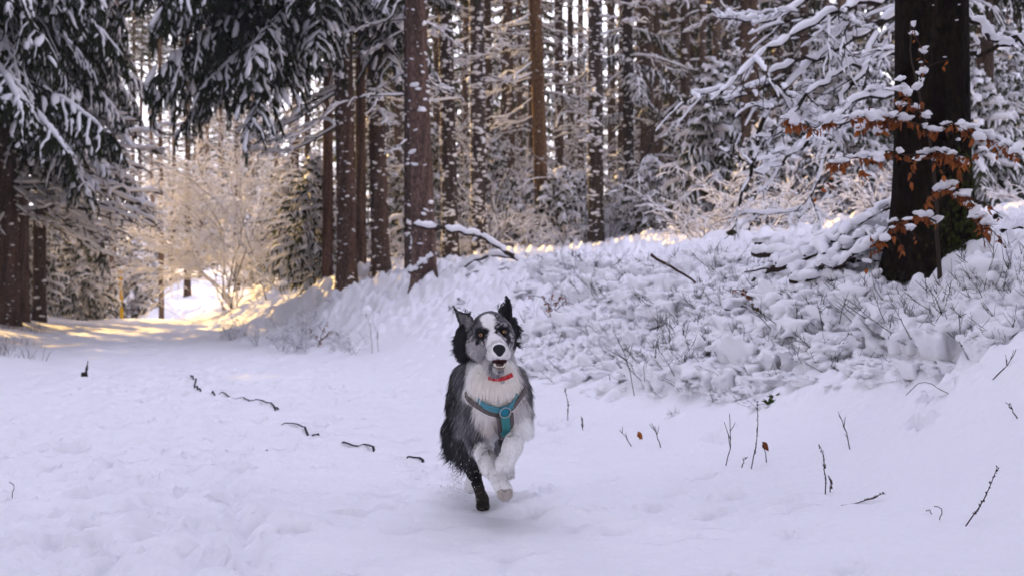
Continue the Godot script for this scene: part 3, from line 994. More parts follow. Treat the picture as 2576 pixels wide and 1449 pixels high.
	for i in rows.size():
		var q: Array = rows[i]
		spruce("spruce_tree", on_land(q[0], q[1]), q[2], Vector2(rng.randf_range(-0.3, 0.3), 0), q[3], g, {"col": Color(0.105, 0.078, 0.062) * [1.0, 0.75, 1.2, 0.85][i % 4], "flecks": 60, "fleck": 0.05, "fleck_top": 9.0, "dead": [[12, 1.8, 8.6, 1.3, 0.0, 3.1]], "crown": i % 3, "crown_at": [8.4, 7.2, 9.2, 7.8][i % 4], "crown_scale": 0.9})
	# --- the trunks where the track ends, seen over its crest
	g = "distant trunks beyond the end of the track"
	var ends := [[278, 46, 0.24, "far trunk left of the yellow post beyond the track's end"], [345, 62, 0.2, "very far thin trunk right of the yellow post"], [405, 44, 0.17, "dark upright far trunk in the middle of the track's end"], [432, 60, 0.22, "far dim trunk right of the middle one at the track's end"], [470, 52, 0.26, "broad far trunk over the middle of the track's end"], [503, 58, 0.2, "far slim trunk third from the right at the track's end"], [520, 66, 0.22, "faint trunk near the right corner of the track's end"], [596, 46, 0.2, "reddish sunlit trunk at the right corner of the track's end"], [385, 70, 0.24, "faintest trunk behind the middle of the track's end"], [330, 54, 0.2, "thin dim trunk a hand right of the yellow post"], [160, 48, 0.24, "far trunk behind snowy young spruces left of the track's end"], [235, 60, 0.24, "far trunk behind the young spruces near the yellow post"], [628, 60, 0.24, "faint trunk right of the reddish one"], [560, 72, 0.26, "faint trunk behind the frosted tree"]]
	for i in ends.size():
		var q: Array = ends[i]
		spruce("spruce_tree", on_land(q[0], q[1]), q[2], Vector2(rng.randf_range(-0.3, 0.3), 0), q[3], g, {"H": 15.0, "col": Color(0.105, 0.075, 0.058) * [1.0, 0.7, 1.15][i % 3], "flecks": 25, "dead": [[4, 2.0, 5.0, 1.4, 0.0, 3.1]], "crown": i % 3 if i % 2 else -1, "crown_at": [8.4, 9.4, 10.0][i % 3], "crown_scale": 0.7})
	# --- the dense spruces left of the track, mostly beyond the frame: they keep the sun off it
	rng.seed = 640
	for q in [[-12.5, 13, 1], [-15, 19, 0], [-11, 8, 2], [-14.5, 26, 1], [-18, 31, 0], [-13.5, 36, 3], [-17, 40, 1], [-20, 24, 2], [-22, 37, 0], [-15.5, 4, 1], [-17.5, 11, 3], [-24, 30, 1], [-12.0, 32, 2], [-27, 42, 3], [-21, 16, 0], [-10.5, 16, 2], [-11.5, 21, 3], [-9.5, 11.5, 1], [-12.5, 28.5, 0], [-8.5, 5, 2], [-14, 9, 3], [-16.5, 34, 1], [-13, 17.5, 1], [-18.5, 21, 3], [-9.3, 18.5, 1], [-9.0, 14, 3], [-11.5, 13, 0], [-11.8, 24, 2], [-15.5, 22.5, 3], [-17.5, 27.5, 2], [-20, 33, 3], [-23.5, 40, 2], [-16.5, 16, 2], [-19.5, 13, 1], [-21, 28, 1], [-26, 35, 0], [-13.2, 21, 1], [-10.2, 6, 3], [-24, 22, 3], [-28, 30, 2], [-7.9, 15.5, 1], [-9.6, 20.5, 1], [-10.8, 24.5, 3], [-12.2, 27.2, 1]]:
		var v: int = q[2]
		plant("low%d" % v, "forest_spruce", low[v], ["crown", "snow"], Vector3(q[0], land(q[0], -q[1]) - 0.1, -q[1]), rng.randf() * TAU, Vector3(1.35, 1.2, 1.35) * rng.randf_range(0.95, 1.2),
			"dense tall dark spruce", "tree", "dark spruces left of the track", [13.0 + v, 0.15, 0.03, v], "verge")
	for q in [[5.6, 3, 1], [5.2, -1.5, 0], [6.6, 7.5, 2], [7.6, 11.5, 0], [9.0, 15.5, 1], [10.5, 19, 3], [8.5, 4.5, 3], [9.5, 0, 2], [11, 9.5, 1], [-1.5, -6.5, 1], [2.2, -6, 2], [-5.2, -3.5, 0], [-6.8, 1, 3], [-3.2, -9.5, 3], [1, -11, 0], [4.5, -9.5, 1], [-7.6, -7.5, 2], [-2.6, -2.5, 3], [2.9, -2.2, 3], [0.4, -3.8, 3], [3.6, 0.8, 3], [-3.9, 1.6, 3]]:
		var v: int = q[2]
		plant("low%d" % v, "forest_spruce", low[v], ["crown", "snow"], Vector3(q[0], land(q[0], -q[1]) - 0.1, -q[1]), rng.randf() * TAU, Vector3(1.35, 1.25, 1.35) * rng.randf_range(0.95, 1.2),
			"dense tall spruce of the wood round the photographer", "tree", "spruces round the photographer", [13.0 + v, 0.15, 0.03, v], "bank")
	# --- conifers that close the view behind, copies of four
	rng.seed = 900
	var k := 0
	for i in 60:
		var d := rng.randf_range(46, 78)
		var px := rng.randf_range(560, 2620) if i % 5 else rng.randf_range(-40, 420)
		if i >= 44:
			px = rng.randf_range(1720, 2620)
			d = rng.randf_range(34, 56)
		if px < 820: continue
		if px > 1370 and px < 1485: continue
		var v := i % 4
		var h: float = 13.0 + v
		plant("low%d" % v, "forest_spruce", low[v], ["crown", "snow"], on_land(px, d, 0.1), rng.randf() * TAU, Vector3.ONE * rng.randf_range(0.85, 1.15),
			["snow-dusted far spruce", "far spruce with high boughs", "narrow far spruce", "very tall far spruce"][v], "tree", "spruces deep in the forest", [h, 0.15, 0.03, v])
	rng.seed = 77
	for i in 24:
		var px := rng.randf_range(840, 1700) if i < 12 else rng.randf_range(380, 840)
		var d := rng.randf_range(80, 105) if i < 12 else rng.randf_range(96, 118)
		var v := i % 4
		plant("low%d" % v, "forest_spruce", low[v], ["crown", "snow"], on_land(px, d, 0.1), rng.randf() * TAU, Vector3.ONE * rng.randf_range(0.8, 1.1), "sunlit far spruce", "tree", "spruces in the sunlit clearing", [13.0 + v, 0.15, 0.03, v])
	# --- young spruces bowed with snow
	var spots := [[140, 40, 2], [205, 38, 1], [90, 36, 1], [250, 44, 0], [330, 50, 1], [30, 38, 2], [180, 50, 4], [790, 27.5, 1], [800, 30, 0], [715, 38, 2], [1235, 31, 1], [1320, 30, 0], [1450, 31, 3], [1410, 28, 3], [1560, 31, 0], [1640, 28, 0], [1800, 26, 1], [1850, 30, 2], [1930, 24, 0], [1975, 30, 1], [2040, 26, 0], [2095, 30, 4], [2140, 24, 0], [2190, 26, 1], [2490, 24, 1], [2540, 27, 2], [2455, 21, 0], [2575, 22, 3], [2520, 32, 4], [1260, 45, 4], [1020, 38, 2], [985, 34, 1], [1085, 32, 1], [1200, 38, 2], [1880, 42, 4], [2060, 42, 4], [1680, 44, 4], [660, 46, 2], [620, 52, 4], [120, 58, 4], [215, 62, 4], [300, 66, 4], [370, 60, 2], [450, 68, 4], [520, 62, 2], [585, 66, 4], [690, 60, 4], [745, 66, 4], [800, 58, 4], [640, 72, 4], [410, 74, 4], [255, 54, 2], [200, 47, 3], [225, 50, 0], [262, 52, 3], [185, 52, 0], [345, 56, 0], [395, 58, 3]]
	var yl := ["small young spruce under snow", "man-high young spruce under thick snow", "bushy young spruce with white boughs", "tiny snow-buried spruce", "tall young spruce with white tiers"]
	for q in spots:
		plant("young%d" % q[2], "young_spruce", youngs[q[2]], ["boughs", "snow"], on_land(q[0], q[1], 0.03), rng.randf() * TAU, Vector3.ONE * rng.randf_range(0.8, 1.2),
			yl[q[2]], "tree", "young snowy spruces", [[2.0, 2.8, 3.6, 1.6, 4.4][q[2]] * 0.95, 0.03, 0.006, q[2]])
	# --- leafless undergrowth carrying snow
	for i in 66:
		var d := rng.randf_range(16.0, 34.0)
		var px := rng.randf_range(1130, 2600)
		if i % 6 == 0: px = rng.randf_range(640, 1100); d = rng.randf_range(27, 38)
		if px < 1720: d = rng.randf_range(29, 38)
		var v := rng.randi() % 6
		if v == 2 or v == 5: v = [3, 0, 4][i % 3]
		plant("tangle%d" % v, "snowy_shrub", tangles[v], ["stems", "snow"], on_land(px, d, 0.03), rng.randf() * TAU, Vector3.ONE * rng.randf_range(0.7, 1.15),
			["bare shrub with snowy twigs", "spreading bare snowy shrub", "tall thin bare snowy bush", "low sprawling bare snowy bush", "wide bare bush laced with snow", "high bare sapling clump with snow"][v], "shrub", "bare snowy undergrowth")
	for i in 84:
		var d := rng.randf_range(32.0, 50.0) if i < 44 else rng.randf_range(25.0, 34.0)
		var px := rng.randf_range(1080, 2200)
		var v := rng.randi() % 6
		plant("tangle%d" % v, "snowy_shrub", tangles[v], ["stems", "snow"], on_land(px, d, 0.03), rng.randf() * TAU, Vector3.ONE * (rng.randf_range(1.2, 2.1) if i < 44 else rng.randf_range(0.5, 0.95)),
			["tall frosted thicket bush", "spreading frosted thicket bush", "thin frosted thicket bush", "sprawling frosted thicket bush", "wide frosted thicket bush", "high frosted sapling clump"][v], "shrub", "frosted thicket between the far trunks")
	# --- the frosted broadleaf tree at the end of the track and its thin neighbours
	for q in [[585, 36, 5.2, 61, "lacy leafless tree white with frost and snow at the right side of the track's end", 14, -0.25], [640, 44, 3.2, 62, "smaller frosted leafless tree behind the lacy white one", 7, -0.1], [660, 31, 4.6, 63, "thin dark leaning sapling at the foot of the bank, left of the spruce row", 1, -0.08]]:
		var rg := RandomNumberGenerator.new()
		rg.seed = q[3]
		var wd := MB.new()
		var sn := MB.new()
		twig_cover = 0.95 if q[5] > 1 else 0.5
		for s in q[5]:
			twigs(wd, sn, Vector3(rg.randfn() * 0.1, 0, rg.randfn() * 0.1), Vector3(q[6] + rg.randfn() * 0.3, 1, rg.randfn() * 0.3).normalized(), q[2] * rg.randf_range(0.4, 0.75), 0.018, 3, rg, 0.026 if q[5] > 1 else 0.008, Color(0.06, 0.045, 0.035), 0.12)
		var t := thing("frosted_tree" if q[5] > 1 else "sapling", on_land(q[0], q[1]), q[4], "tree", "")
		var st := part("branches", wd.mesh(M.twig), t)
		part("snow", sn.mesh(M.snowlump), st, "stuff")
	# yellow marker post
	var post := thing("marker_post", on_land(306, 43, 0.1), "slim yellow marker post beyond the crest of the track", "post")
	var pm := MB.new()
	pm.tube(PackedVector3Array([Vector3.ZERO, Vector3(-0.02, 0.9, 0), Vector3(-0.05, 1.9, 0)]), PackedFloat32Array([0.055, 0.052, 0.05]), 10, Color(0.42, 0.26, 0.015))
	part("shaft", pm.mesh(M.twig), post)
	var pc := MB.new()
	pc.blob(Vector3(-0.05, 1.93, 0), Vector3(0.06, 0.03, 0.06), Basis(), FLECK, 0.1, rng, 5, 8)
	part("snow_cap", pc.mesh(M.snowlump), post)


# ---------- the big beech, fallen branches and the plants on the bank ----------
func leaf_mesh(sd: int) -> ArrayMesh:
	var rg := RandomNumberGenerator.new()
	rg.seed = sd
	var mb := MB.new()
	var col := Color(0.40, 0.13, 0.03).lerp(Color(0.16, 0.05, 0.02), rg.randf())
	var n := 6
	var curl := rg.randf_range(-0.5, 0.5)
	var base := 0
	for i in n + 1:
		var t := float(i) / n
		var w := 0.31 * sin(PI * pow(t, 0.8)) * (1.0 - 0.15 * t) + 0.01
		var c := Vector3(t, -0.25 * t * t + 0.06 * sin(t * 9.0), curl * t * t * 0.6)
		for s in [-1.0, 0.0, 1.0]:
			mb.add(c + Vector3(0, absf(s) * 0.14 * (1.0 - t * 0.5) + 0.03 * sin(t * 14.0) * absf(s), s * w), Vector3(0.1, 1, -s * 0.4).normalized(), col * rg.randf_range(0.8, 1.2))
	for i in n:
		for s in 2:
			var a := base + i * 3 + s
			mb.tri(a, a + 1, a + 3); mb.tri(a + 1, a + 4, a + 3)
	return mb.mesh(M.leaf)


func pix_path(pts: Array, wig: float, per := 4) -> PackedVector3Array:
	# a branch laid through places given by pixel and depth
	var cv := Curve3D.new()
	for i in pts.size():
		var p := at(pts[i][0], pts[i][1], pts[i][2])
		var a := at(pts[maxi(i - 1, 0)][0], pts[maxi(i - 1, 0)][1], pts[maxi(i - 1, 0)][2])
		var b := at(pts[mini(i + 1, pts.size() - 1)][0], pts[mini(i + 1, pts.size() - 1)][1], pts[mini(i + 1, pts.size() - 1)][2])
		cv.add_point(p, (a - b) / 6.0, (b - a) / 6.0)
	var out := PackedVector3Array()
	var n := (pts.size() - 1) * per
	for i in n + 1:
		out.push_back(cv.sample_baked(cv.get_baked_length() * i / n) + Vector3(rng.randfn(), rng.randfn(), rng.randfn()) * wig)
	return out


func taper(n: int, a: float, b: float) -> PackedFloat32Array:
	var r := PackedFloat32Array()
	for i in n: r.push_back(lerpf(a, b, float(i) / (n - 1)))
	return r


func moved(p: PackedVector3Array, o: Vector3) -> PackedVector3Array:
	var q := PackedVector3Array()
	for v in p: q.push_back(v - o)
	return q


var leaves := []
var pads := []


# a twig of withered leaves with snow pads; leaves and pads are parts of the sapling
func leafy(t: Node3D, pts: Array, nleaf: int, npad: int, size: float, padsize: float) -> void:
	var p := moved(pix_path(pts, 0.008, 5), t.position)
	var mb := MB.new()
	mb.tube(p, taper(p.size(), 0.006, 0.002), 5, Color(0.045, 0.028, 0.02))
	var ends := [p]
	for k in 3 + nleaf / 12:
		var i := rng.randi_range(1, p.size() - 2)
		var dr := ((p[i + 1] - p[i]).normalized() + Vector3(rng.randfn(), rng.randfn() * 0.5 - 0.1, rng.randfn()) * 0.7).normalized()
		var l := rng.randf_range(0.08, 0.22)
		var q := PackedVector3Array([p[i], p[i] + dr * l * 0.5, p[i] + dr * l + Vector3(0, -0.02, 0)])
		mb.tube(q, PackedFloat32Array([0.0035, 0.0025, 0.0015]), 4, Color(0.045, 0.028, 0.02))
		ends.append(q)
	part("twig", mb.mesh(M.twig), t)
	for k in nleaf * 11 / 5:
		var e: PackedVector3Array = ends[0] if k % 2 == 0 else ends[rng.randi() % ends.size()]
		var u := pow(rng.randf(), 0.8) * (e.size() - 1.001)
		var pos := e[int(u)].lerp(e[int(u) + 1], u - int(u))
		var lf := part("leaf", leaves[rng.randi() % leaves.size()], t)
		lf.position = pos - Vector3(0, rng.randf() * 0.03, 0)
		lf.basis = (Basis(Vector3.UP, rng.randf() * TAU) * Basis(Vector3(0, 0, 1), rng.randf_range(-1.5, 0.1)) * Basis(Vector3(1, 0, 0), rng.randf_range(-0.9, 0.9))).scaled_local(Vector3.ONE * size * 0.62 * rng.randf_range(0.55, 1.2))
	for k in npad * 6 / 5:
		var e: PackedVector3Array = ends[0] if k % 3 else ends[rng.randi() % ends.size()]
		var u := rng.randf() * (e.size() - 1.001)
		var pos := e[int(u)].lerp(e[int(u) + 1], u - int(u))
		var pd := part("snow_pad", pads[rng.randi() % pads.size()], t)
		pd.position = pos + Vector3(rng.randfn() * 0.01, 0.012, rng.randfn() * 0.02)
		pd.basis = (Basis(Vector3.UP, rng.randf() * TAU) * Basis(Vector3(0, 0, 1), rng.randfn() * 0.25)).scaled_local(Vector3.ONE * padsize * 0.68 * rng.randf_range(0.4, 1.3))


func stick(called: String, pts: Array, r0: float, r1: float, snow_extra: float, cover: float, label: String, cat: String, group := "", col := Color(0.06, 0.045, 0.036), side := 3, wig := 0.012) -> Node3D:
	var o := at(pts[0][0], pts[0][1], pts[0][2])
	var t := thing(called, o, label, cat, group)
	var p := moved(pix_path(pts, wig), o)
	var mb := MB.new()
	mb.tube(p, taper(p.size(), r0, r1), 8, col)
	var sn := MB.new()
	var rg := RandomNumberGenerator.new()
	rg.seed = int(absf(pts[0][0]) + absf(pts[0][1]) * 3)
	if snow_extra > 0.0: snow_on(sn, p, taper(p.size(), r0, r1), snow_extra, cover, rg, 8)
	for k in side:
		var i := rg.randi_range(2, p.size() - 2)
		twigs(mb, sn, p[i], ((p[i + 1] - p[i]).normalized() + Vector3(rg.randfn(), rg.randfn() * 0.6, rg.randfn()) * 0.7).normalized(), p[0].distance_to(p[-1]) * rg.randf_range(0.12, 0.3), r0 * 0.35, 1 if side > 4 else 0, rg, snow_extra * 0.8, col)
	var w := part("branch", mb.mesh(M.darkbark), t)
	if sn.v.size(): part("snow", sn.mesh(M.snowlump), w, "stuff")
	return t


# snow draped over a low dwarf shrub: one smooth body from many short rods, dark twigs poking out
func make_cushion(sd: int, wide: float, high: float, rods: int, sprigs: int) -> Array:
	var rg := RandomNumberGenerator.new()
	rg.seed = sd
	var f := Field.new(Vector3(-wide - 0.1, -0.12, -wide - 0.1), Vector3(wide + 0.1, high + 0.12, wide + 0.1), 0.011 if wide < 0.3 else 0.014)
	var wd := MB.new()
	for i in rods:
		var a := rg.randf() * TAU
		var r := sqrt(rg.randf()) * wide * 0.8
		var p := Vector3(cos(a) * r, high * rg.randf_range(0.1, 0.9) * (1.0 - 0.5 * r / wide), sin(a) * r)
		var l := rg.randf_range(0.02, 0.09)
		var dr := Vector3(rg.randfn(), rg.randfn() * 0.35, rg.randfn()).normalized() * l
		var th := rg.randf_range(0.011, 0.028)
		f.capsule(p - dr, p + dr, th, th * 0.7, 0.022)
		if i % 3 == 0: f.capsule(p, Vector3(p.x * 0.8, -0.08, p.z * 0.8), th * 0.8, th * 1.4, 0.05)
	for i in sprigs:
		var a := rg.randf() * TAU
		var r := sqrt(rg.randf()) * wide * 0.9
		var p := Vector3(cos(a) * r, high * 0.1, sin(a) * r)
		var h := rg.randf_range(0.4, 0.9) * (high + 0.10)
		var dr := Vector3(cos(a) * 0.5 + rg.randfn() * 0.45, 1, sin(a) * 0.5 + rg.randfn() * 0.45).normalized()
		var c := Color(0.04, 0.03, 0.026).lerp(Color(0.03, 0.045, 0.022), rg.randf())
		var q := p + dr * h
		wd.tube(PackedVector3Array([p, p + dr * h * 0.5 + Vector3(rg.randfn(), 0, rg.randfn()) * 0.012, q]), PackedFloat32Array([0.0026, 0.002, 0.001]), 4, c)
		for k in 4:
			var s := p.lerp(q, rg.randf_range(0.35, 0.9))
			var d2 := (dr + Vector3(rg.randfn(), rg.randfn() * 0.4, rg.randfn()) * 0.7).normalized()
			var l2 := rg.randf_range(0.03, 0.10)
			wd.tube(PackedVector3Array([s, s + d2 * l2 * 0.5, s + d2 * l2 + Vector3(0, 0.008, 0)]), PackedFloat32Array([0.0017, 0.0013, 0.0008]), 3, c)
	var sn := MB.new()
	f.net(sn, FLECK)
	return [wd.mesh(M.twig), sn.mesh(M.snowlump)]


func stalk(px: float, py: float, py_top: float, px_top: float, kind: int, label: String) -> void:
	# a dry weed standing in the snow: 0 seeded spike, 1 forked twig, 2 bent grass, 3 leaf on a stalk
	var b := ground_at(px, py)
	var d := -b.z
	var tp := at(px_top, py_top, d + rng.randf_range(-0.05, 0.05))
	var t := thing(["dry_weed", "dead_twig", "dry_grass", "withered_leaf_stalk"][kind], b, label, ["weed", "twig", "grass", "leaf"][kind], "")
	var v := tp - b
	var side := v.cross(Vector3(0, 0, 1)).normalized()
	var p := PackedVector3Array()
	for i in 7:
		var u := i / 6.0
		p.push_back(v * u + side * v.length() * (0.06 * sin(u * 3.0) + (0.28 * sin(u * PI) if kind == 2 else 0.0)) + Vector3(rng.randfn(), rng.randfn(), rng.randfn()) * 0.002 - (v.normalized() * 0.03 if i == 0 else Vector3.ZERO))
	var mb := MB.new()
	var col := Color(0.045, 0.03, 0.022)
	mb.tube(p, taper(7, 0.0026 if kind != 2 else 0.0016, 0.0014), 5, col)
	part("stem", mb.mesh(M.twig), t)
	if kind == 0:
		var sm := MB.new()
		for k in 26:
			var u := rng.randf_range(0.2, 1.0) * 5.99
			var q := p[int(u)].lerp(p[int(u) + 1], u - int(u))
			var o := Vector3(rng.randfn(), rng.randfn() * 0.5 + 0.3, rng.randfn()).normalized()
			sm.blob(q + o * 0.005, Vector3(0.0026, 0.0034, 0.0024) * rng.randf_range(0.6, 1.4), Basis(), col * rng.randf_range(0.8, 1.8), 0.2, rng, 3, 5)
		part("seed_heads", sm.mesh(M.twig), t, "stuff")
	elif kind == 1:
		for k in 4:
			var i := rng.randi_range(2, 5)
			var dr := (v.normalized() + side * rng.randf_range(-0.9, 0.9) + Vector3(0, 0, rng.randfn() * 0.4)).normalized()
			var l := v.length() * rng.randf_range(0.15, 0.35)
			var fm := MB.new()
			fm.tube(PackedVector3Array([p[i], p[i] + dr * l * 0.5, p[i] + dr * l + Vector3(0, l * 0.12, 0)]), PackedFloat32Array([0.002, 0.0016, 0.001]), 4, col)
			part("fork", fm.mesh(M.twig), t)
	elif kind == 3:
		var lf := part("leaf", leaves[rng.randi() % leaves.size()], t)
		lf.position = p[6]
		lf.basis = (Basis(Vector3(0, 0, 1), -1.2) * Basis(Vector3(1, 0, 0), 1.2)).scaled_local(Vector3.ONE * 0.05)


func make_plants() -> void:
	rng.seed = 2024
	for i in 9: leaves.append(leaf_mesh(500 + i))
	for i in 5:
		var mb := MB.new()
		mb.blob(Vector3.ZERO, Vector3(1.0, 0.3 + 0.07 * i, 0.7), Basis(), FLECK, 0.3, rng, 7, 12)
		mb.blob(Vector3(0.6, -0.1, 0.25), Vector3(0.6, 0.3, 0.5), Basis(), FLECK, 0.3, rng, 6, 10)
		pads.append(mb.mesh(M.snowlump))
	# --- the beech
	var bb := on_land(2340, 8.45, 0.05)
	var beech := thing("beech_tree", bb, "massive almost black beech trunk on the bank at the right", "tree")
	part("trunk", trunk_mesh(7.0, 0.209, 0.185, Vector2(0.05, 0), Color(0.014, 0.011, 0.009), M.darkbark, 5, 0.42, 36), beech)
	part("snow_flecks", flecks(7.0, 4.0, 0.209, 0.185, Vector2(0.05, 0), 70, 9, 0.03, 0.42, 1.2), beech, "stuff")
	var moss := MB.new()
	var rg := RandomNumberGenerator.new()
	rg.seed = 12
	for i in 700:
		var a := rg.randfn() * 0.5 + 0.75
		var y := absf(rg.randfn()) * 0.32
		var r := 0.209 + 0.093 * exp(-y / 0.355) + 0.004
		moss.blob(Vector3(cos(a) * r * 1.02, y, sin(a) * r * 1.02), Vector3(0.007, 0.011, 0.007) * rg.randf_range(0.5, 1.6), Basis(), Color(0.03, 0.04, 0.008).lerp(Color(0.03, 0.03, 0.012), rg.randf()), 0.3, rg, 4, 6)
	part("moss", moss.mesh(M.twig), beech, "stuff")
	var root := MB.new()
	root.tube(PackedVector3Array([Vector3(0.16, 0.42, 0.06), Vector3(0.24, 0.18, 0.1), Vector3(0.32, -0.02, 0.16), Vector3(0.37, -0.2, 0.22)]), PackedFloat32Array([0.07, 0.075, 0.06, 0.04]), 10, Color(0.05, 0.05, 0.02))
	part("root", root.mesh(M.darkbark), beech)
	# --- the leafy beech sapling before it
	var so := ground_at(2372, 700)
	so.z = -8.05
	so.x = xat(2366, 8.05)
	so.y = land(so.x, so.z) - 0.05
	var sap := thing("beech_sapling", so, "thin beech sapling with withered copper leaves and snow, before the dark trunk", "sapling")
	var stem := MB.new()
	var sp := moved(pix_path([[2366, 720, 8.05], [2358, 560, 8.05], [2352, 420, 8], [2330, 300, 8], [2300, 180, 8], [2290, 60, 8]], 0.004), so)
	stem.tube(sp, taper(sp.size(), 0.014, 0.004), 7, Color(0.05, 0.036, 0.028))
	part("stem", stem.mesh(M.twig), sap)
	leafy(sap, [[2345, 330, 8], [2240, 290, 7.9], [2120, 300, 7.8], [2040, 315, 7.8], [1975, 300, 7.75]], 70, 30, 0.07, 0.052)
	leafy(sap, [[2348, 395, 8], [2260, 385, 7.85], [2170, 395, 7.8], [2085, 415, 7.75]], 48, 16, 0.068, 0.04)
	leafy(sap, [[2340, 330, 8], [2400, 310, 7.9], [2470, 330, 7.9], [2550, 370, 7.85]], 40, 22, 0.068, 0.055)
	leafy(sap, [[2345, 380, 8], [2390, 385, 7.85], [2440, 410, 7.8]], 28, 11, 0.068, 0.045)
	leafy(sap, [[2355, 470, 8], [2400, 475, 7.85], [2450, 510, 7.8], [2490, 580, 7.75]], 60, 20, 0.07, 0.05)
	leafy(sap, [[2358, 555, 8], [2310, 540, 7.85], [2255, 560, 7.8], [2205, 620, 7.75]], 50, 18, 0.068, 0.045)
	leafy(sap, [[2330, 300, 8], [2290, 250, 7.9], [2265, 200, 7.85]], 14, 10, 0.055, 0.045)
	leafy(sap, [[2310, 230, 8], [2330, 150, 7.9], [2290, 60, 7.85]], 6, 10, 0.05, 0.04)
	# a second, small leafy sapling on the bank and some tufts of leaves
	for q in [[1905, 745, 7.6, 44, 16, "copper-leaved beech seedling capped with snow on the bank left of the big trunk"], [1392, 760, 13.0, 26, 5, "pale brown leafy seedling standing alone on the bank right of the dog"], [800, 832, 19.0, 14, 2, "tuft of brown leaves low on the bank left of the dog"]]:
		var p0 := ground_at(q[0], q[1] + 40)
		var dd := -p0.z
		var py0: float = 724.5 - (p0.y - EYE) * PXF / dd
		var sd := thing("beech_seedling", p0, q[5], "seedling")
		var s := 1.0
		leafy(sd, [[q[0], py0, dd], [q[0] + 8, py0 - 30, dd], [q[0] + 22, py0 - 62, dd + 0.05]], q[3] / 2, q[4] / 2, 0.055, 0.045)
		leafy(sd, [[q[0] + 4, py0 - 12, dd], [q[0] + 30, py0 - 40, dd - 0.05], [q[0] + 58, py0 - 28, dd]], q[3] / 2, q[4] / 2, 0.055, 0.045)
		leafy(sd, [[q[0] + 2, py0 - 10, dd], [q[0] - 18, py0 - 40, dd + 0.05], [q[0] - 26, py0 - 52, dd]], q[3] / 3, q[4] / 4, 0.055, 0.045)
	# --- snowy bare limbs that sweep in from the upper right
	var g := "snow-laden bare limbs at the upper right"
	var limbs := [
		[[[2300, -60, 13.5], [2230, -5, 13.3], [2110, 28, 13.0], [1990, 85, 12.8], [1880, 160, 12.6], [1775, 262, 12.4]], 0.035, "longest snowy limb, sweeping down left from the top of the view"],
		[[[2330, 10, 13.8], [2240, 40, 13.5], [2120, 115, 13.2], [2000, 190, 13.0], [1930, 290, 12.8], [1895, 400, 12.7], [1862, 520, 12.7]], 0.038, "snowy limb that bends down steeply before the broad brown trunk"],
		[[[2320, 120, 13.2], [2200, 145, 13.0], [2090, 200, 12.8], [2010, 262, 12.7], [1965, 345, 12.6]], 0.03, "middle snowy limb ending in drooping twigs left of the beech"],
		[[[2330, 215, 12.8], [2240, 240, 12.6], [2150, 255, 12.5], [2060, 335, 12.4]], 0.03, "short snowy limb just left of the beech trunk"],
		[[[2080, -40, 14.0], [1985, 30, 13.8], [1900, 52, 13.6], [1790, 28, 13.4]], 0.03, "highest snowy limb, nearly level, at the top right of the forest"],
		[[[2120, 60, 13.2], [2060, 140, 13.0], [1930, 178, 12.9], [1985, 262, 12.8], [1990, 330, 12.8]], 0.022, "crooked snowy limb with an elbow in the upper right"],
		[[[2260, 330, 12.2], [2160, 300, 12.0], [2060, 330, 12.0], [1960, 420, 11.9], [1900, 440, 11.8]], 0.024, "low snowy limb over the undergrowth left of the beech"],
		[[[2200, 60, 13.0], [2190, 140, 12.9], [2120, 260, 12.8], [2070, 420, 12.7], [2020, 560, 12.6]], 0.026, "hanging snowy limb that reaches down to the brushwood"],
		[[[2420, 20, 9.6], [2450, 60, 9.6], [2500, 95, 9.6], [2590, 110, 9.6], [2700, 90, 9.7]], 0.02, "thick white curved limb right of the beech trunk"],
		[[[2425, 130, 9.7], [2490, 128, 9.6], [2550, 105, 9.6], [2640, 70, 9.6]], 0.018, "lower white limb joining the curved one right of the beech"],
	]
	for q in limbs:
		var near: bool = q[0][0][2] < 10.0
		stick("snowy_limb", q[0], q[1], q[1] * 0.35, 0.034 if near else 0.03, 0.95, q[2], "branch", g, Color(0.045, 0.036, 0.03), 3 if near else 9, 0.02)
	# --- fallen wood on the bank
	g = "fallen snowy branches on the bank"
	stick("fallen_branch", [[1040, 565, 19.0], [1120, 578, 19.2], [1210, 595, 19.4], [1270, 628, 19.4], [1325, 668, 19.3]], 0.028, 0.03, 0.034, 1.0, "arched fallen branch thick with snow right of the thickest trunk", "branch", g)
	stick("fallen_branch", [[1130, 700, 19.5], [1180, 660, 19.5], [1240, 640, 19.6], [1300, 652, 19.6]], 0.03, 0.02, 0.034, 1.0, "snowy branch lying below the arched one", "branch", g)
	stick("fallen_branch", [[1030, 690, 19.2], [1062, 660, 19.2], [1090, 640, 19.2]], 0.03, 0.02, 0.04, 0.9, "short snowy stick at the foot of the thickest trunk", "branch", g, Color(0.06, 0.045, 0.036), 1)
	stick("fallen_log", [[1735, 645, 17.0], [1800, 610, 17.2], [1880, 578, 17.5]], 0.075, 0.06, 0.055, 1.0, "mossy dark log propped aslant under a thick snow cover", "log", "", Color(0.05, 0.045, 0.02), 0)
	var ga := -ground_at(1770, 722).z
	var gb := -ground_at(1880, 716).z
	stick("fallen_branch", [[1640, 642, ga + 0.5], [1700, 680, ga + 0.25], [1772, 724, ga]], 0.012, 0.008, 0.0, 0.0, "thin bare brown stick lying slantwise without snow on the bank", "branch", g, Color(0.09, 0.05, 0.035), 1)
	stick("fallen_branch", [[1900, 640, 10.4], [1960, 640, 10.2], [2040, 650, 10.0], [2140, 622, 9.9], [2260, 570, 9.8]], 0.03, 0.018, 0.032, 0.95, "long snowy branch rising to the beech on top of the brushwood", "branch", g)
	stick("fallen_branch", [[1870, 724, gb], [1990, 660, 9.4], [2110, 610, 9.5], [2240, 545, 9.7]], 0.028, 0.016, 0.03, 0.95, "straight snowy branch slanting up to the beech foot", "branch", g)
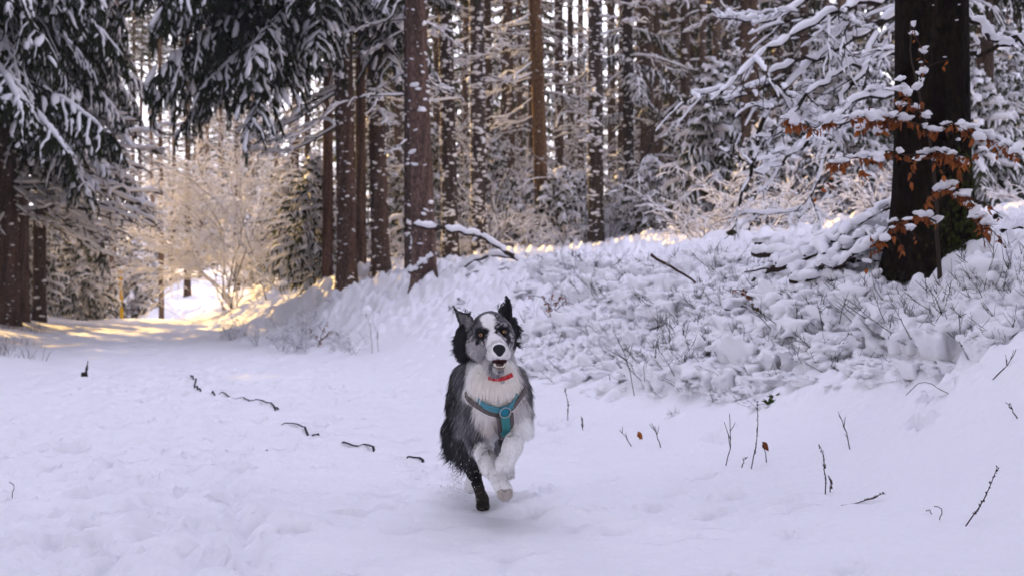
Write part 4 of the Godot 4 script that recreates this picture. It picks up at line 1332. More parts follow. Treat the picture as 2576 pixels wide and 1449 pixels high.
	stick("fallen_branch", [[1910, 622, 10.4], [1960, 632, 10.4], [2010, 640, 10.4]], 0.045, 0.03, 0.04, 1.0, "stubby snow-covered log end at the left of the brushwood", "branch", g, Color(0.05, 0.04, 0.03), 0)
	for i in 64:
		var px := rng.randf_range(1860, 2240)
		var q := ground_at(px, lerpf(735, 640, (px - 1860) / 380.0) + rng.randf_range(-40, 55))
		var d := -q.z
		var up := rng.randf() * lerpf(0.02, 0.26, (px - 1860) / 380.0)
		var x := 1288.0 + q.x * PXF / d
		var y := 724.5 - (q.y + up - EYE) * PXF / d
		var l := rng.randf_range(60, 190)
		var s := rng.randf_range(-0.7, 0.12)
		stick("brushwood_stick", [[x - l * 0.4, y - l * s * 0.4, d - 0.1], [x, y - 8, d + rng.randf_range(-0.15, 0.15)], [x + l * 0.6, y + l * s * 0.6, d + rng.randf_range(-0.3, 0.3)]], rng.randf_range(0.008, 0.02), 0.006, rng.randf_range(0.02, 0.038), 0.97, "snowy stick of the brushwood pile", "branch", "sticks of the brushwood left of the beech", Color(0.06, 0.042, 0.034), 2)
		to_name.append([get_child(get_child_count() - 1), "snowy stick of the brushwood pile", "brush"])
	for i in 26:
		var q := ground_at(rng.randf_range(1100, 1880), rng.randf_range(690, 960))
		var d := -q.z
		var x := 1288.0 + q.x * PXF / d
		var y := 724.5 - (q.y - EYE) * PXF / d
		var l := rng.randf_range(30, 110) * 10.0 / d
		var s := rng.randf_range(-0.3, 0.3)
		stick("brushwood_stick", [[x, y + 4, d], [x + l * 0.5, y + l * s * 0.5 - 8, d], [x + l, y + l * s, d + 0.1]], rng.randf_range(0.006, 0.015), 0.005, rng.randf_range(0.012, 0.026), 0.75, "stick under snow on the open bank", "branch", "sticks on the open bank", Color(0.05, 0.036, 0.03), 2)
		to_name.append([get_child(get_child_count() - 1), "stick under snow", "bank"])
	for i in 22:
		var x := rng.randf_range(2470, 2620)
		var y := rng.randf_range(530, 700)
		var d := rng.randf_range(8.6, 10.4)
		var l := rng.randf_range(60, 170)
		var s := rng.randf_range(-0.3, 0.6)
		stick("brushwood_stick", [[x - l * 0.5, y, d], [x, y + l * s * 0.5 - 6, d], [x + l * 0.6, y + l * s, d + 0.2]], rng.randf_range(0.01, 0.03), 0.008, rng.randf_range(0.016, 0.03), 0.9, "snowy stick of the dark brushwood", "branch", "sticks of the brushwood right of the beech", Color(0.03, 0.022, 0.018), 1)
		to_name.append([get_child(get_child_count() - 1), "snowy stick of the dark brushwood", "brush"])
	# --- snow-capped dwarf shrubs over the right of the bank
	var cush := []
	for i in 7: cush.append(make_cushion(700 + i, [0.2, 0.26, 0.34, 0.16, 0.24, 0.3, 0.2][i], [0.14, 0.18, 0.2, 0.1, 0.22, 0.14, 0.16][i], [50, 70, 100, 30, 60, 90, 34][i], [6, 10, 12, 3, 15, 3, 2][i]))
	g = "low bilberry shrubs under snow on the bank"
	var words := ["low bilberry shrub with lumpy snow", "bilberry shrub with many dark twigs", "wide snowy bilberry shrub", "small twiggy snow lump", "tall twiggy bilberry shrub", "flat snow-covered shrub", "rounded snow-buried tussock"]
	for i in 330:
		var px := rng.randf_range(1340, 2600)
		var lo := interp([[1340, 1000], [1600, 1045], [1750, 1060], [1900, 1010], [2200, 965], [2400, 910], [2600, 860]], px)
		var hi := interp([[1340, 650], [1700, 650], [1900, 680], [2200, 640], [2400, 680], [2600, 700]], px)
		var low_edge := pow(rng.randf(), 0.62)
		var py := lerpf(lo + rng.randf_range(-20, 25), hi, low_edge)
		var grow := lerpf(0.5, 1.0, smoothstep(0.0, 0.35, low_edge))
		if px > 2215 and px < 2500 and py < 760: continue
		if px > 1880 and px <= 2215 and py < 730 and i % 3: continue
		var p := ground_at(px, py)
		var v: int = [1, 4, 0, 4, 2][rng.randi() % 5] if n3.get_noise_2d(px * 1.1, py * 2.2) > 0.12 else [3, 5, 6, 5][rng.randi() % 4]
		plant("cushion%d" % v, "bilberry_shrub", cush[v], ["stems", "snow"], p - Vector3(0, 0.05 + 0.03 * (1.0 - grow), 0), rng.randf() * TAU, Vector3(1, rng.randf_range(0.6, 1.1) * grow, 1) * rng.randf_range(0.6, 1.15) * grow, words[v], "shrub", g, [], "bank")
	# --- small growth at the left foot of the bank and the verge
	g = "thin dry grasses along the track"
	for i in 26:
		var px := rng.randf_range(570, 900)
		var py := interp([[570, 850], [640, 880], [720, 893], [900, 895]], px) - absf(rng.randfn()) * 40
		var p := ground_at(px, py)
		plant("scrub%d" % (i % 2), "dry_weed_tuft", tangles[3] if i % 2 else tangles[0], ["stems", "snow"], p - Vector3(0, 0.03, 0), rng.randf() * TAU, Vector3.ONE * rng.randf_range(0.2, 0.42), "thin dry weed tuft", "weed", "dry weeds at the foot of the bank", [], "verge")
	var grass := []
	for v in 3:
		var mb := MB.new()
		for k in 26:
			var p := Vector3(rng.randfn() * 0.14, -0.03, rng.randfn() * 0.14)
			var h := rng.randf_range(0.08, 0.24)
			var d := Vector3(rng.randfn() * 0.35, 1, rng.randfn() * 0.35).normalized()
			var c := Color(0.16, 0.10, 0.065).lerp(Color(0.08, 0.055, 0.04), rng.randf())
			mb.blade(p, p + d * h * 0.6, p + d * h + Vector3(d.x, -0.3, d.z) * h * 0.4, Vector3(0.0022, 0, 0.001), Vector3(0, 0.3, 1).normalized(), c, c)
		grass.append(mb.mesh(M.twig))
	for i in 70:
		var d := rng.randf_range(13.0, 30.0)
		var x := tab_at(verge_tab, d) - rng.randf_range(-0.2, 2.2)
		var t := thing("grass_tuft", Vector3(x, snow(x, -d), -d), "", "")
		part("blades", grass[i % 3], t, "stuff")
		t.rotation.y = rng.randf() * TAU
		tag(t, "sparse tuft of dry grass", "grass", "dry grass tufts on the left verge")
		to_name.append([t, "sparse tuft of dry grass", "verge"])
	# --- weeds standing in the snow at the right foreground
	stalk(2075, 1245, 1118, 2062, 0, "tall dark seeded weed spike right of the middle foreground, standing upright")
	stalk(2090, 1240, 1200, 2087, 0, "short seeded weed spike just right of the tall upright one")
	stalk(2430, 1325, 1175, 2508, 0, "long leaning seeded weed at the lower right corner")
	stalk(2138, 1268, 1240, 2225, 0, "seeded weed bent nearly flat over the snow at the lower right")
	stalk(1890, 1182, 1010, 1903, 0, "tallest thin seeded weed at the foot of the bank")
	stalk(1826, 1172, 1040, 1835, 1, "forked dark twig left of the tallest thin weed")
	stalk(2138, 1132, 1045, 2112, 1, "bare leaning twig on the smooth slope below the shrubs")
	stalk(1928, 1165, 1112, 1918, 3, "single curled brown leaf on a stalk beside a hollow in the snow")
	stalk(1660, 1130, 1065, 1638, 1, "short crooked twig at the edge of the track right of the dog")
	stalk(1588, 1125, 1085, 1560, 1, "drooping brown twig with snow near the edge of the track")
	stalk(1428, 1060, 975, 1420, 0, "thin weed close at the right of the dog")
	stalk(1465, 1085, 1050, 1463, 0, "stubby weed spike right of the dog's shoulder")
	stalk(1866, 1178, 1150, 1874, 1, "tiny twig between the forked twig and the tall weed")
	stalk(1595, 1000, 830, 1540, 1, "fine pale twig leaning on the bank right of the dog")
	stalk(2345, 1300, 1285, 2330, 2, "bent grass blade at the lower right, left of the long leaning weed")
	stalk(2360, 1310, 1275, 2352, 2, "second bent grass blade beside the first at the lower right")
	stalk(2380, 1005, 995, 2280, 2, "thin twig lying across the smooth snow at the right")
	stalk(935, 890, 785, 918, 1, "upright thin stem with a snow ball left of the dog")
	stalk(950, 885, 800, 935, 1, "second thin stem beside the one with a snow ball")
	stalk(1610, 1105, 1085, 1604, 3, "greenish leaf on a stalk at the edge of the track")
	stalk(24, 1245, 1212, 22, 2, "single dark grass blade at the left edge of the foreground")
	stalk(670, 1140, 1132, 668, 2, "tiny dark blade in the trodden snow left of the dog")
	stalk(2560, 1060, 1010, 2530, 1, "dark forked twig at the right edge halfway down")
	stalk(2500, 960, 880, 2560, 1, "dark twig bush tip at the right edge above the smooth slope")
	# snow ball on the stem
	var sb := thing("snow_clump", ground_at(935, 890) + Vector3(-0.06, 0.5, 0), "round snow clump caught on thin stems left of the dog", "snow")
	var sm := MB.new()
	sm.blob(Vector3.ZERO, Vector3(0.06, 0.05, 0.055), Basis(), FLECK, 0.12, rng, 8, 12)
	part("lump", sm.mesh(M.snowlump), sb)
	# green sprigs
	for q in [[1358, 885, "green leafy sprig poking from the bank beside the dog's head"], [1950, 1005, "green leaf sprig in the shaded hollow of the bank"], [1935, 1020, "single green leaf below the hollow of the bank"]]:
		var p := ground_at(q[0], q[1])
		var t := thing("green_sprig", p, q[2], "plant")
		for k in 9:
			var lm := MB.new()
			var dr := Vector3(rng.randfn(), 0.9, rng.randfn()).normalized()
			lm.blade(Vector3.ZERO, dr * 0.03, dr * 0.055 + Vector3(0, -0.01, 0), dr.cross(Vector3(0, 0, 1)).normalized() * 0.006, Vector3(0, 0.5, 1).normalized(), Color(0.03, 0.06, 0.012), Color(0.06, 0.10, 0.02))
			part("leaf", lm.mesh(M.leaf), t)
	# dark stump with a stick at the left verge
	var st := ground_at(211, 950)
	var stump := thing("stump", st, "small dark stump with an upright splinter in the snow at the left", "stump")
	var q1 := MB.new()
	q1.blob(Vector3(0, 0.02, 0), Vector3(0.034, 0.03, 0.03), Basis(), Color(0.05, 0.032, 0.022), 0.35, rng, 7, 10)
	part("root", q1.mesh(M.darkbark), stump)
	var q2 := MB.new()
	q2.tube(PackedVector3Array([Vector3(0.01, 0.03, 0), Vector3(0.02, 0.08, 0), Vector3(0.03, 0.15, 0)]), PackedFloat32Array([0.008, 0.013, 0.006]), 6, Color(0.03, 0.022, 0.018))
	part("splinter", q2.mesh(M.darkbark), stump)
	# the long leash trailing behind the dog, partly sunk in the snow
	var leash := thing("dog_leash", Vector3(g2(790, 1090).x, 0, g2(790, 1090).y), "long dark flat leash trailing over the snow behind the dog, partly buried", "leash")
	var cv := Curve3D.new()
	for q in [[478, 952], [492, 962], [488, 976], [505, 988], [530, 995], [600, 1004], [640, 1014], [690, 1022], [700, 1030], [655, 1040], [645, 1048], [660, 1062], [680, 1075], [720, 1079], [760, 1082], [800, 1100], [860, 1114], [935, 1126], [985, 1142], [1020, 1148], [1060, 1160], [1110, 1185], [1170, 1200]]:
		var p := g2(q[0], q[1])
		cv.add_point(Vector3(p.x, 0, p.y))
	var bl := cv.get_baked_length()
	var lm := MB.new()
	var lp := PackedVector3Array()
	var ln := PackedVector3Array()
	var m := 150
	for i in m + 1:
		var p := cv.sample_baked(bl * i / m)
		var u := float(i) / m
		var px := 1288.0 + p.x * PXF / -p.z
		var shown := 0.011
		for hid in [[508, 528], [642, 688], [806, 856], [938, 1016], [1066, 1400]]:
			if px > hid[0] and px < hid[1] and not (u > 0.35 and u < 0.45 and px < 690): shown = -0.03
		var gy := 0.0
		for k in 5: gy += snow(p.x + (k - 2) * 0.03, p.z) / 5.0
		if shown > 0.0:
			for k in 5: gy = maxf(gy, maxf(snow(p.x + (k - 2) * 0.012, p.z), snow(p.x, p.z + (k - 2) * 0.02)))
			shown = 0.004
		lp.push_back(Vector3(p.x, gy + shown, p.z) - leash.position)
		ln.push_back(Vector3(0.12 * sin(u * 40.0), 1, 0.5 + 0.2 * cos(u * 23.0)).normalized())
	ribbon(lm, lp, ln, 0.014, 0.004, Color(0.035, 0.033, 0.036))
	part("strap", lm.mesh(M.cloth), leash)
	# snow thrown up by the dog's hind feet
	var spray := MB.new()
	for i in 520:
		var c := dp(190 + rng.randfn() * 50, 1250 + rng.randfn() * 55, 5.66 + rng.randfn() * 0.1)
		if c.y < 0.0: c.y = absf(c.y) * 0.5
		spray.blob(c, Vector3.ONE * rng.randf_range(0.001, 0.003), Basis(), FLECK, 0.2, rng, 3, 5)
	var sy := part("snow_spray", spray.mesh(M.snowlump), self, "stuff")
	sy.position = dog_at
	tag(sy, "fine snow thrown up around the dog's hind feet", "snow", "", "stuff")


# ---------- the collie ----------
# a pixel of the dog's close-up (1.957 x the photograph's pixels, from 1350, 900) at a depth, in the dog's own axes
func dp(cx: float, cy: float, d: float) -> Vector3:
	var p := at((1350.0 + cx / 1.957) * 0.79876, (900.0 + cy / 1.957) * 0.79876, d)
	return p - dog_at


var dog_at := Vector3(-0.085, 0.0, -DOG_D)
var coat_spots := []


func spot(cx: float, cy: float, d: float, r: float, col: Color, soft := 0.35, only_head := false) -> void:
	coat_spots.append([dp(cx, cy, d), r, col, soft])


func coat(p: Vector3, nn: Vector3, head: bool) -> Color:
	var q := p * 1.0
	var merle := n1.get_noise_3d(q.x * 900, q.y * 900, q.z * 900)
	var merle2 := n2.get_noise_3d(q.x * 2600, q.y * 2600, q.z * 2600)
	var base := Color(0.23, 0.225, 0.235).lerp(Color(0.035, 0.034, 0.038), clampf(merle * 2.2 + 0.35, 0, 1))
	if head:
		var pt := n2.get_noise_3d(q.x * 1300, q.y * 1300, q.z * 1300)
		base = Color(0.40, 0.375, 0.385).lerp(Color(0.02, 0.018, 0.024), smoothstep(-0.16, 0.12, pt + merle2 * 0.35))
	for s in coat_spots:
		var d: float = p.distance_to(s[0]) / s[1] + merle2 * 0.22 + merle * 0.12
		var w := 1.0 - smoothstep(1.0 - s[3], 1.0 + s[3], d)
		if w > 0.0: base = base.lerp(s[2], w)
	return base


func ribbon(mb: MB, pts: PackedVector3Array, nrm: PackedVector3Array, w: float, th: float, col: Color) -> void:
	var m := pts.size()
	var base := mb.v.size()
	for i in m:
		var t: Vector3 = (pts[mini(i + 1, m - 1)] - pts[maxi(i - 1, 0)]).normalized()
		var s := nrm[i].cross(t).normalized()
		var u := t.cross(s).normalized()
		for k in 6:
			var a: Vector2 = [Vector2(-1, 0.2), Vector2(-0.8, 1), Vector2(0.8, 1), Vector2(1, 0.2), Vector2(0.8, -1), Vector2(-0.8, -1)][k]
			mb.add(pts[i] + s * a.x * w * 0.5 + u * a.y * th * 0.5, (s * a.x * 0.4 + u * a.y).normalized(), col)
	for i in m - 1:
		for k in 6:
			var a := base + i * 6 + k
			var b := base + i * 6 + (k + 1) % 6
			mb.tri(a, a + 6, b); mb.tri(b, a + 6, b + 6)
	for k in range(1, 5):
		mb.tri(base, base + k, base + k + 1)
		mb.tri(base + (m - 1) * 6, base + (m - 1) * 6 + k + 1, base + (m - 1) * 6 + k)


func drape(f: Field, pix: Array, steps: int, off: float, taper := false) -> Array:
	var pts := PackedVector3Array()
	var nrm := PackedVector3Array()
	var cv := Curve3D.new()
	for q in pix: cv.add_point(Vector3(q[0], q[1], 0))
	for i in steps + 1:
		var s := cv.sample_baked(cv.get_baked_length() * i / steps)
		var a := dp(s.x, s.y, 4.75)
		var dir := (dp(s.x, s.y, 5.75) - a).normalized()
		var h := f.hit(a, dir, 1.0)
		var g := f.grad(h)
		var tt := float(i) / steps
		pts.push_back(h + g * off * (0.3 + 0.7 * smoothstep(0.0, 0.22, minf(tt, 1.0 - tt))) if taper else h + g * off)
		nrm.push_back(g)
	for r in 2:
		for i in range(1, steps):
			pts[i] = (pts[i - 1] + pts[i] * 2.0 + pts[i + 1]) / 4.0
			nrm[i] = (nrm[i - 1] + nrm[i] * 2.0 + nrm[i + 1]).normalized()
	return [pts, nrm]


func ear(mb: MB, outline: Array, hollow: Vector3, d: float, cols: Array) -> void:
	# a curved shell: the rim runs over the outline, the middle sinks in by hollow; a back shell gives it thickness
	var rim := PackedVector3Array()
	for q in outline: rim.push_back(dp(q[0], q[1], d + q[2]))
	var m := rim.size()
	var mid := Vector3.ZERO
	for p in rim: mid += p / m
	for side in 2:
		var off := Vector3(0, 0, 0.004 if side == 0 else -0.006)
		var base := mb.v.size()
		var R := 4
		for r in R + 1:
			var t := float(r) / R
			for i in m:
				var p := mid.lerp(rim[i], t) + hollow * (1.0 - t * t) + off * (1.0 - t * t * 0.9)
				var cc: Color = (cols[0] as Color).lerp(cols[1], smoothstep(0.45, 0.95, t)) if side == 0 else cols[1]
				var jit := n2.get_noise_3d(p.x * 3000, p.y * 900, p.z * 3000)
				mb.add(p, (Vector3(0, 0.1, 1.0 if side == 0 else -1.0) + (rim[i] - mid).normalized() * (-0.5 * t if side == 0 else 0.5 * t)).normalized(), cc * (1.0 + jit * 0.8))
		for r in R:
			for i in m:
				var a := base + r * m + i
				var b := base + r * m + (i + 1) % m
				if side == 0:
					mb.tri(a, a + m, b); mb.tri(b, a + m, b + m)
				else:
					mb.tri(a, b, a + m); mb.tri(b, b + m, a + m)


func make_dog() -> void:
	rng.seed = 77
	var dog := thing("collie_dog", dog_at, "blue merle collie dog running towards the viewer with open mouth and teal harness", "dog")
	var blk := Color(0.012, 0.012, 0.014)
	var wht := Color(0.88, 0.85, 0.83)
	var crm := Color(0.86, 0.78, 0.71)
	var gry := Color(0.2, 0.195, 0.205)
	# body
	var f := Field.new(Vector3(-0.3, -0.03, -0.72), Vector3(0.28, 0.72, 0.5), 0.009)
	var K := 0.06
	f.capsule(dp(385, 690, 5.27), dp(330, 690, 5.5), 0.112, 0.11, K)
	f.capsule(dp(340, 690, 5.5), dp(325, 690, 5.85), 0.105, 0.08, K)
	f.capsule(dp(325, 690, 5.85), dp(315, 720, 6.0), 0.08, 0.07, K)
	f.capsule(dp(400, 650, 5.2), dp(380, 420, 5.17), 0.1, 0.065, K)     # neck with its ruff
	f.capsule(dp(245, 570, 5.27), dp(248, 790, 5.3), 0.05, 0.048, K)
	f.capsule(dp(515, 560, 5.26), dp(520, 760, 5.26), 0.028, 0.03, K)
	f.capsule(dp(405, 600, 5.12), dp(420, 760, 5.16), 0.066, 0.058, K)
	f.capsule(dp(410, 790, 5.24), dp(405, 860, 5.34), 0.062, 0.045, 0.04)
	# front leg reaching down (white forearm)
	K = 0.03
	f.capsule(dp(275, 800, 5.24), dp(318, 985, 5.24), 0.058, 0.042, 0.05)
	f.capsule(dp(322, 990, 5.24), dp(372, 1095, 5.14), 0.031, 0.026, 0.02)
	f.capsule(dp(375, 1100, 5.14), dp(438, 1200, 5.06), 0.026, 0.0185, K)
	f.capsule(dp(438, 1200, 5.06), dp(466, 1255, 5.01), 0.02, 0.025, 0.02)
	# front leg folded up
	f.capsule(dp(525, 770, 5.24), dp(552, 870, 5.19), 0.036, 0.031, 0.04)
	f.capsule(dp(552, 870, 5.19), dp(515, 985, 5.1), 0.03, 0.026, 0.02)
	f.capsule(dp(518, 985, 5.1), dp(470, 1090, 5.06), 0.028, 0.022, 0.02)
	f.capsule(dp(462, 1095, 5.06), dp(488, 1125, 5.14), 0.022, 0.02, 0.02)
	# hind leg on the snow
	f.capsule(dp(285, 800, 5.9), dp(238, 960, 5.72), 0.06, 0.04, 0.05)
	f.capsule(dp(238, 960, 5.72), dp(280, 1140, 5.72), 0.042, 0.022, K)
	f.capsule(dp(275, 1140, 5.72), dp(330, 1310, 5.6), 0.022, 0.018, K)
	f.capsule(dp(330, 1310, 5.6), dp(336, 1342, 5.565), 0.019, 0.022, 0.02)
	# far hind leg
	f.capsule(dp(330, 800, 5.92), dp(330, 980, 5.78), 0.085, 0.055, 0.05)
	f.capsule(dp(330, 980, 5.78), dp(290, 1130, 5.88), 0.045, 0.026, K)
	f.capsule(dp(290, 1130, 5.88), dp(258, 1240, 5.86), 0.024, 0.024, K)
	# tail hanging behind
	f.capsule(dp(255, 690, 6.05), dp(165, 860, 6.05), 0.035, 0.035, 0.04)
	f.capsule(dp(165, 860, 6.05), dp(135, 1000, 6.0), 0.035, 0.02, 0.03)
	coat_spots.clear()
	spot(130, 700, 5.4, 0.14, blk, 0.25)
	spot(135, 800, 5.32, 0.075, blk, 0.35)
	spot(135, 590, 5.33, 0.06, blk, 0.4)
	spot(150, 850, 5.4, 0.07, blk, 0.3)
	spot(195, 770, 5.24, 0.05, Color(0.015, 0.015, 0.016), 0.45)
	spot(185, 650, 5.22, 0.055, Color(0.02, 0.02, 0.022), 0.5)
	spot(150, 640, 5.27, 0.055, Color(0.018, 0.018, 0.02), 0.5)
	spot(200, 540, 5.2, 0.035, Color(0.02, 0.02, 0.022), 0.6)
	spot(270, 900, 5.2, 0.03, Color(0.08, 0.075, 0.08), 0.6)
	spot(170, 560, 5.25, 0.05, Color(0.03, 0.03, 0.032), 0.5)
	spot(260, 640, 5.9, 0.25, blk, 0.3)
	spot(130, 980, 6.0, 0.17, blk, 0.3)
	spot(190, 960, 5.72, 0.11, Color(0.03, 0.03, 0.032), 0.4)
	spot(300, 1200, 5.65, 0.085, blk, 0.3)
	spot(335, 1330, 5.58, 0.07, Color(0.035, 0.028, 0.022), 0.4)
	spot(400, 590, 5.1, 0.11, wht, 0.3)
	spot(390, 690, 5.1, 0.06, wht, 0.4)
	spot(330, 560, 5.15, 0.07, wht, 0.5)
	spot(420, 650, 5.08, 0.1, crm, 0.3)
	spot(405, 770, 5.12, 0.05, wht, 0.4)
	spot(395, 820, 5.15, 0.05, Color(0.7, 0.62, 0.56), 0.4)
	spot(410, 930, 5.2, 0.06, wht, 0.4)
	spot(560, 760, 5.18, 0.055, Color(0.6, 0.57, 0.56), 0.5)
	spot(560, 560, 5.2, 0.07, Color(0.13, 0.12, 0.12), 0.5)
	spot(285, 790, 5.2, 0.055, Color(0.15, 0.145, 0.155), 0.5)
	spot(300, 880, 5.2, 0.045, Color(0.12, 0.115, 0.12), 0.5)
	spot(250, 560, 5.2, 0.05, Color(0.09, 0.088, 0.095), 0.5)
	spot(590, 640, 5.22, 0.04, Color(0.06, 0.058, 0.06), 0.5)
	spot(620, 700, 5.27, 0.045, blk, 0.5)
	spot(300, 960, 5.2, 0.03, Color(0.03, 0.03, 0.03), 0.5)
	for q in [[350, 1035, 5.18, 0.045], [395, 1110, 5.13, 0.05], [438, 1200, 5.06, 0.05], [468, 1255, 5.0, 0.045], [555, 890, 5.15, 0.062], [515, 990, 5.1, 0.06], [470, 1090, 5.06, 0.06], [490, 1130, 5.12, 0.05], [255, 1250, 5.86, 0.05]]:
		spot(q[0], q[1], q[2], q[3], wht, 0.25)
	var mb := MB.new()
	f.net(mb, wht)
	for i in mb.v.size(): mb.c[i] = coat(mb.v[i], mb.n[i], false)
	var body_tris := mb.ix.size()
	var body_spots := coat_spots.duplicate()
	# head on a finer grid
	var h := Field.new(dp(370, 330, 5.05) - Vector3(0.17, 0.17, 0.17), dp(370, 330, 5.05) + Vector3(0.17, 0.14, 0.27), 0.0045)
	K = 0.035
	var hb := Basis(Vector3.FORWARD, 0.06)
	h.ball(dp(380, 285, 5.08), Vector3(0.064, 0.07, 0.09), hb, K)
	h.ball(dp(308, 365, 5.06), Vector3(0.038, 0.052, 0.055), hb, K)
	h.ball(dp(466, 335, 5.06), Vector3(0.031, 0.052, 0.055), hb, K)
	h.ball(dp(225, 345, 5.12), Vector3(0.03, 0.062, 0.04), hb, 0.025)        # long cheek hair
	h.ball(dp(518, 300, 5.13), Vector3(0.014, 0.06, 0.035), hb, 0.02)
	h.ball(dp(335, 262, 5.015), Vector3(0.03, 0.014, 0.02), hb, 0.02)     # brows
	h.ball(dp(450, 248, 5.015), Vector3(0.028, 0.014, 0.02), hb, 0.02)
	h.capsule(dp(400, 345, 5.02), dp(425, 393, 4.9), 0.04, 0.031, 0.025)  # muzzle
	h.ball(dp(433, 406, 4.875), Vector3(0.031, 0.027, 0.03), hb, 0.018)
	h.ball(dp(396, 425, 4.92), Vector3(0.022, 0.019, 0.045), hb, 0.012)     # lips
	h.ball(dp(470, 418, 4.92), Vector3(0.017, 0.019, 0.045), hb, 0.012)
	h.capsule(dp(396, 480, 5.06), dp(440, 522, 4.925), 0.028, 0.0125, 0.01)  # lower jaw
	h.capsule(dp(390, 400, 5.13), dp(385, 500, 5.17), 0.06, 0.065, K)
	# mouth, eye sockets
	h.ball(dp(437, 481, 4.9), Vector3(0.028, 0.024, 0.06), Basis(Vector3.FORWARD, 0.1), 0.006, true)
	h.capsule(dp(425, 474, 4.93), dp(352, 455, 4.985), 0.014, 0.007, 0.005, true)
	h.ball(dp(322, 302, 4.985), Vector3(0.011, 0.009, 0.012), hb, 0.008, true)
	h.ball(dp(465, 283, 4.985), Vector3(0.010, 0.009, 0.012), hb, 0.008, true)
	coat_spots.clear()
	spot(385, 300, 5.16, 0.115, Color(0.06, 0.058, 0.06), 0.35)
	spot(275, 235, 5.03, 0.035, Color(0.05, 0.048, 0.05), 0.6)
	spot(480, 215, 5.03, 0.03, Color(0.08, 0.075, 0.08), 0.6)
	spot(330, 225, 5.0, 0.02, Color(0.12, 0.11, 0.115), 0.7)
	spot(370, 168, 5.07, 0.03, Color(0.07, 0.065, 0.068), 0.5)
	spot(300, 430, 5.02, 0.05, Color(0.33, 0.31, 0.31), 0.5)
	spot(430, 520, 5.1, 0.1, Color(0.55, 0.52, 0.52), 0.4)
	for q in [[360, 195, 5.02, 0.026], [368, 230, 5.0, 0.022], [380, 275, 4.985, 0.0145], [394, 318, 4.965, 0.019], [404, 340, 4.945, 0.026], [414, 362, 4.92, 0.034], [426, 398, 4.88, 0.041], [434, 425, 4.87, 0.038], [392, 438, 4.91, 0.022], [474, 418, 4.91, 0.024]]:
		spot(q[0], q[1], q[2], q[3], wht, 0.18)
	for q in [[318, 300, 5.0, 0.024], [352, 285, 4.99, 0.014], [345, 330, 4.99, 0.011], [300, 350, 5.0, 0.009], [470, 285, 5.0, 0.021], [447, 268, 4.99, 0.012], [490, 330, 5.01, 0.009], [285, 250, 5.03, 0.015]]:
		spot(q[0], q[1], q[2], q[3], blk, 0.25)
	for q in [[205, 320, 5.1, 0.05], [215, 390, 5.1, 0.045], [265, 435, 5.06, 0.026], [185, 290, 5.1, 0.03], [525, 290, 5.1, 0.028], [535, 340, 5.12, 0.032], [515, 230, 5.1, 0.025]]:
		spot(q[0], q[1], q[2], q[3], blk, 0.25)
	spot(436, 540, 4.95, 0.03, Color(0.5, 0.47, 0.46), 0.4)
	for q in [[352, 456, 4.985, 0.012], [370, 464, 4.97, 0.011], [386, 474, 4.96, 0.010], [400, 488, 4.945, 0.009], [412, 510, 4.92, 0.008], [440, 520, 4.905, 0.008], [464, 514, 4.915, 0.008], [482, 490, 4.93, 0.009], [437, 447, 4.88, 0.006]]:
		spot(q[0], q[1], q[2], q[3], Color(0.015, 0.012, 0.012), 0.3)
	var hm := MB.new()
	h.net(hm, wht)
	for i in hm.v.size(): hm.c[i] = coat(hm.v[i], hm.n[i], true)
	var head_spots := coat_spots.duplicate()
	# ears
	var em := MB.new()
	ear(em, [[146, 116, 0.03], [165, 165, 0.01], [185, 225, 0.0], [200, 290, 0.03], [250, 280, -0.01], [285, 235, -0.01], [272, 195, 0.02], [245, 172, 0.03], [215, 165, 0.03], [172, 150, 0.03]], Vector3(0.002, 0.0, -0.022), 5.08, [Color(0.25, 0.235, 0.24), Color(0.02, 0.02, 0.022)])
	ear(em, [[478, 56, 0.03], [474, 95, 0.02], [470, 118, 0.0], [443, 128, -0.01], [432, 160, 0.0], [455, 200, -0.01], [500, 255, 0.01], [520, 250, 0.02], [517, 190, 0.02], [513, 130, 0.02], [500, 85, 0.03]], Vector3(-0.004, 0.0, -0.02), 5.09, [Color(0.02, 0.02, 0.022), Color(0.05, 0.05, 0.055)])
	# toes of the lowered paw and pads
	for k in 4:
		var tp := dp(447 + k * 15, 1276 + (8 if k == 1 or k == 2 else 0), 4.985)
		mb.blob(tp, Vector3(0.0095, 0.013, 0.017), Basis(), Color(0.5, 0.44, 0.4), 0.0, rng, 6, 8)
	mb.blob(dp(462, 1285, 5.005), Vector3(0.012, 0.006, 0.014), Basis(), Color(0.02, 0.018, 0.018), 0.1, rng, 6, 8)
	for k in 4:
		mb.blob(dp(310 + k * 16, 1356 + (6 if k == 1 or k == 2 else 0), 5.54), Vector3(0.0095, 0.012, 0.02), Basis(), Color(0.03, 0.024, 0.02), 0.0, rng, 6, 8)
	for k in 4:
		mb.blob(dp(478 + k * 9, 1150 + k * 2, 5.15), Vector3(0.009, 0.012, 0.012), Basis(), Color(0.55, 0.5, 0.47), 0.0, rng, 6, 8)
	var ear_from := 0
	var ear_to := 0
	for src in [hm, em]:
		if src == em: ear_from = mb.ix.size() / 3
		var base := mb.v.size()
		mb.v.append_array(src.v); mb.n.append_array(src.n); mb.c.append_array(src.c)
		for q in src.ix: mb.ix.push_back(q + base)
	ear_to = mb.ix.size() / 3
	part("body", mb.mesh(M.coat), dog)
	# harness
	var teal := Color(0.03, 0.2, 0.25)
	var taupe := Color(0.12, 0.1, 0.095)
